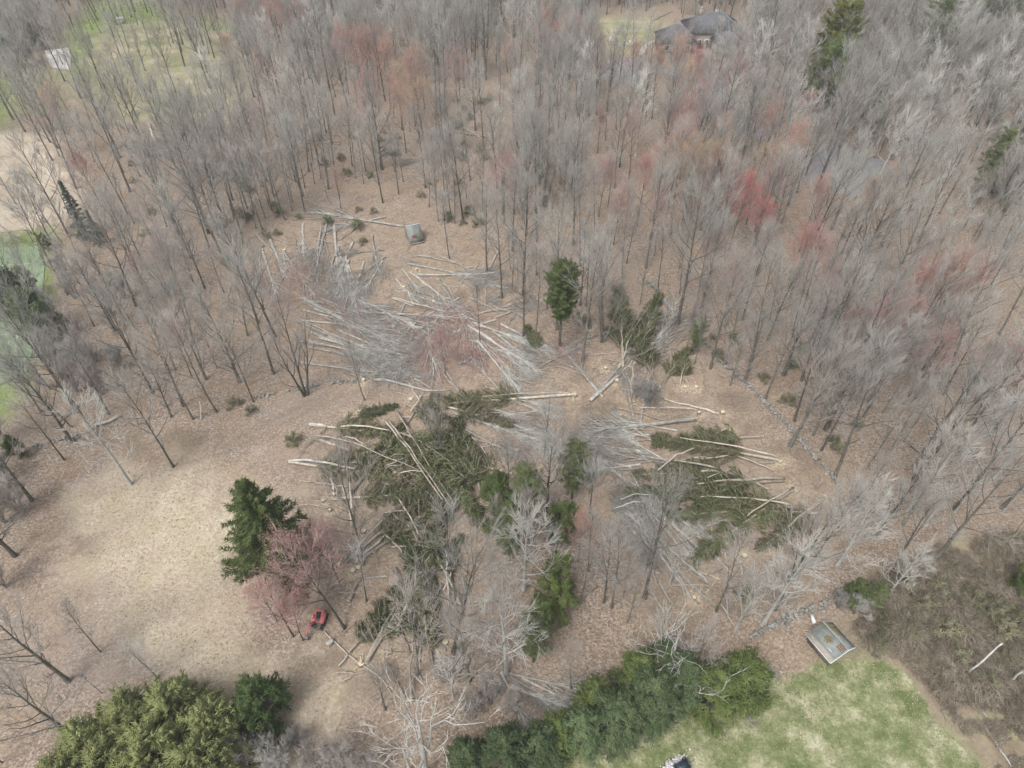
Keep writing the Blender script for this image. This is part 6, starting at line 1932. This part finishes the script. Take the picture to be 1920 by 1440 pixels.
# ------------------------------------------------------------------ labels: each thing told apart by landmarks
LM = [('the weathered hut', 775, 450), ('the big house', 1280, 100), ('the mossy shed', 1550, 1215), ('the red excavator', 600, 1170), ('the lone pine', 1050, 650), ('the straw clearing', 300, 1000), ('the green court', 30, 600), ('the mown lawn', 1500, 1360), ('the round dark evergreen', 500, 1330),
      ('the feathery evergreens', 310, 1430), ('the hemlock row', 1230, 1340), ('the crimson maples', 1400, 450), ('the huge many-stemmed tree', 1015, 380), ('the long stone wall', 1460, 785), ('the bramble thicket', 1780, 1200), ('the sandy patch', 50, 330), ('the clearing spruce', 575, 1110), ('the yellow-green pine', 1585, 120),
      ('the blue-green spruce', 160, 440), ('the grass field', 270, 120), ('the driveway', 1380, 225), ('the vase-shaped tree', 573, 740), ('the reddish felled tops', 840, 610), ('the felled spruce pile', 800, 900), ('the fanned grey trunks', 1220, 980), ('the uprooted trunk', 1110, 750), ('the orange maples', 1780, 620), ('the silver leaning trunk', 1805, 1268), ('the far orange maples', 700, 150), ('the spruces by the wall', 1380, 900)]
LMW = np.array([G(a, b) for _, a, b in LM])
ORD = ['first', 'second', 'third', 'fourth', 'fifth', 'sixth', 'seventh', 'eighth', 'ninth', 'tenth', 'eleventh', 'twelfth', 'thirteenth', 'fourteenth', 'fifteenth', 'sixteenth', 'seventeenth', 'eighteenth', 'nineteenth', 'twentieth']
buckets = {}
for o, desc, x, y in REG:
    if desc is None:
        continue
    d = np.hypot(LMW[:, 0] - x, LMW[:, 1] - y)
    a = int(np.argmin(d))
    v = np.array([x, y]) - LMW[a]
    best, bs = None, -9
    for b in range(len(LM)):
        if b == a:
            continue
        w = LMW[b] - LMW[a]
        dist_b = np.linalg.norm(w)
        c = float(v @ w) / (dist_b * max(np.linalg.norm(v), .1)) - dist_b / 600
        if c > bs:
            best, bs = b, c
    buckets.setdefault((desc, a, best), []).append((d[a], o))
for (desc, a, b), lst in buckets.items():
    lst.sort(key=lambda t: t[0])
    for i, (_, o) in enumerate(lst):
        if len(lst) == 1:
            o['label'] = f"{desc} by {LM[a][0]} towards {LM[b][0]}"
        else:
            k = ORD[i] if i < len(ORD) else 'farthest-off ' + ORD[i % 20]
            o['label'] = f"{k} {desc} from {LM[a][0]} to {LM[b][0]}"

# ------------------------------------------------------------------ thin spring haze
hm = bpy.data.materials.new("thin_air")
hm.use_nodes = True
hm.node_tree.nodes.clear()
ho = hm.node_tree.nodes.new("ShaderNodeOutputMaterial")
pv = hm.node_tree.nodes.new("ShaderNodeVolumePrincipled")
pv.inputs['Color'].default_value = (.93, .95, .97, 1)
pv.inputs['Density'].default_value = .00035
pv.inputs['Anisotropy'].default_value = .0
hm.node_tree.links.new(pv.outputs[0], ho.inputs['Volume'])
mb = MB()
mb.box((0, 0, 39.5), (4200, 4200, 83))
hz_ = mb.build('haze', hm)
hz_['kind'] = 'stuff'; hz_['label'] = 'thin pale spring haze over the whole wood'; hz_['category'] = 'haze'
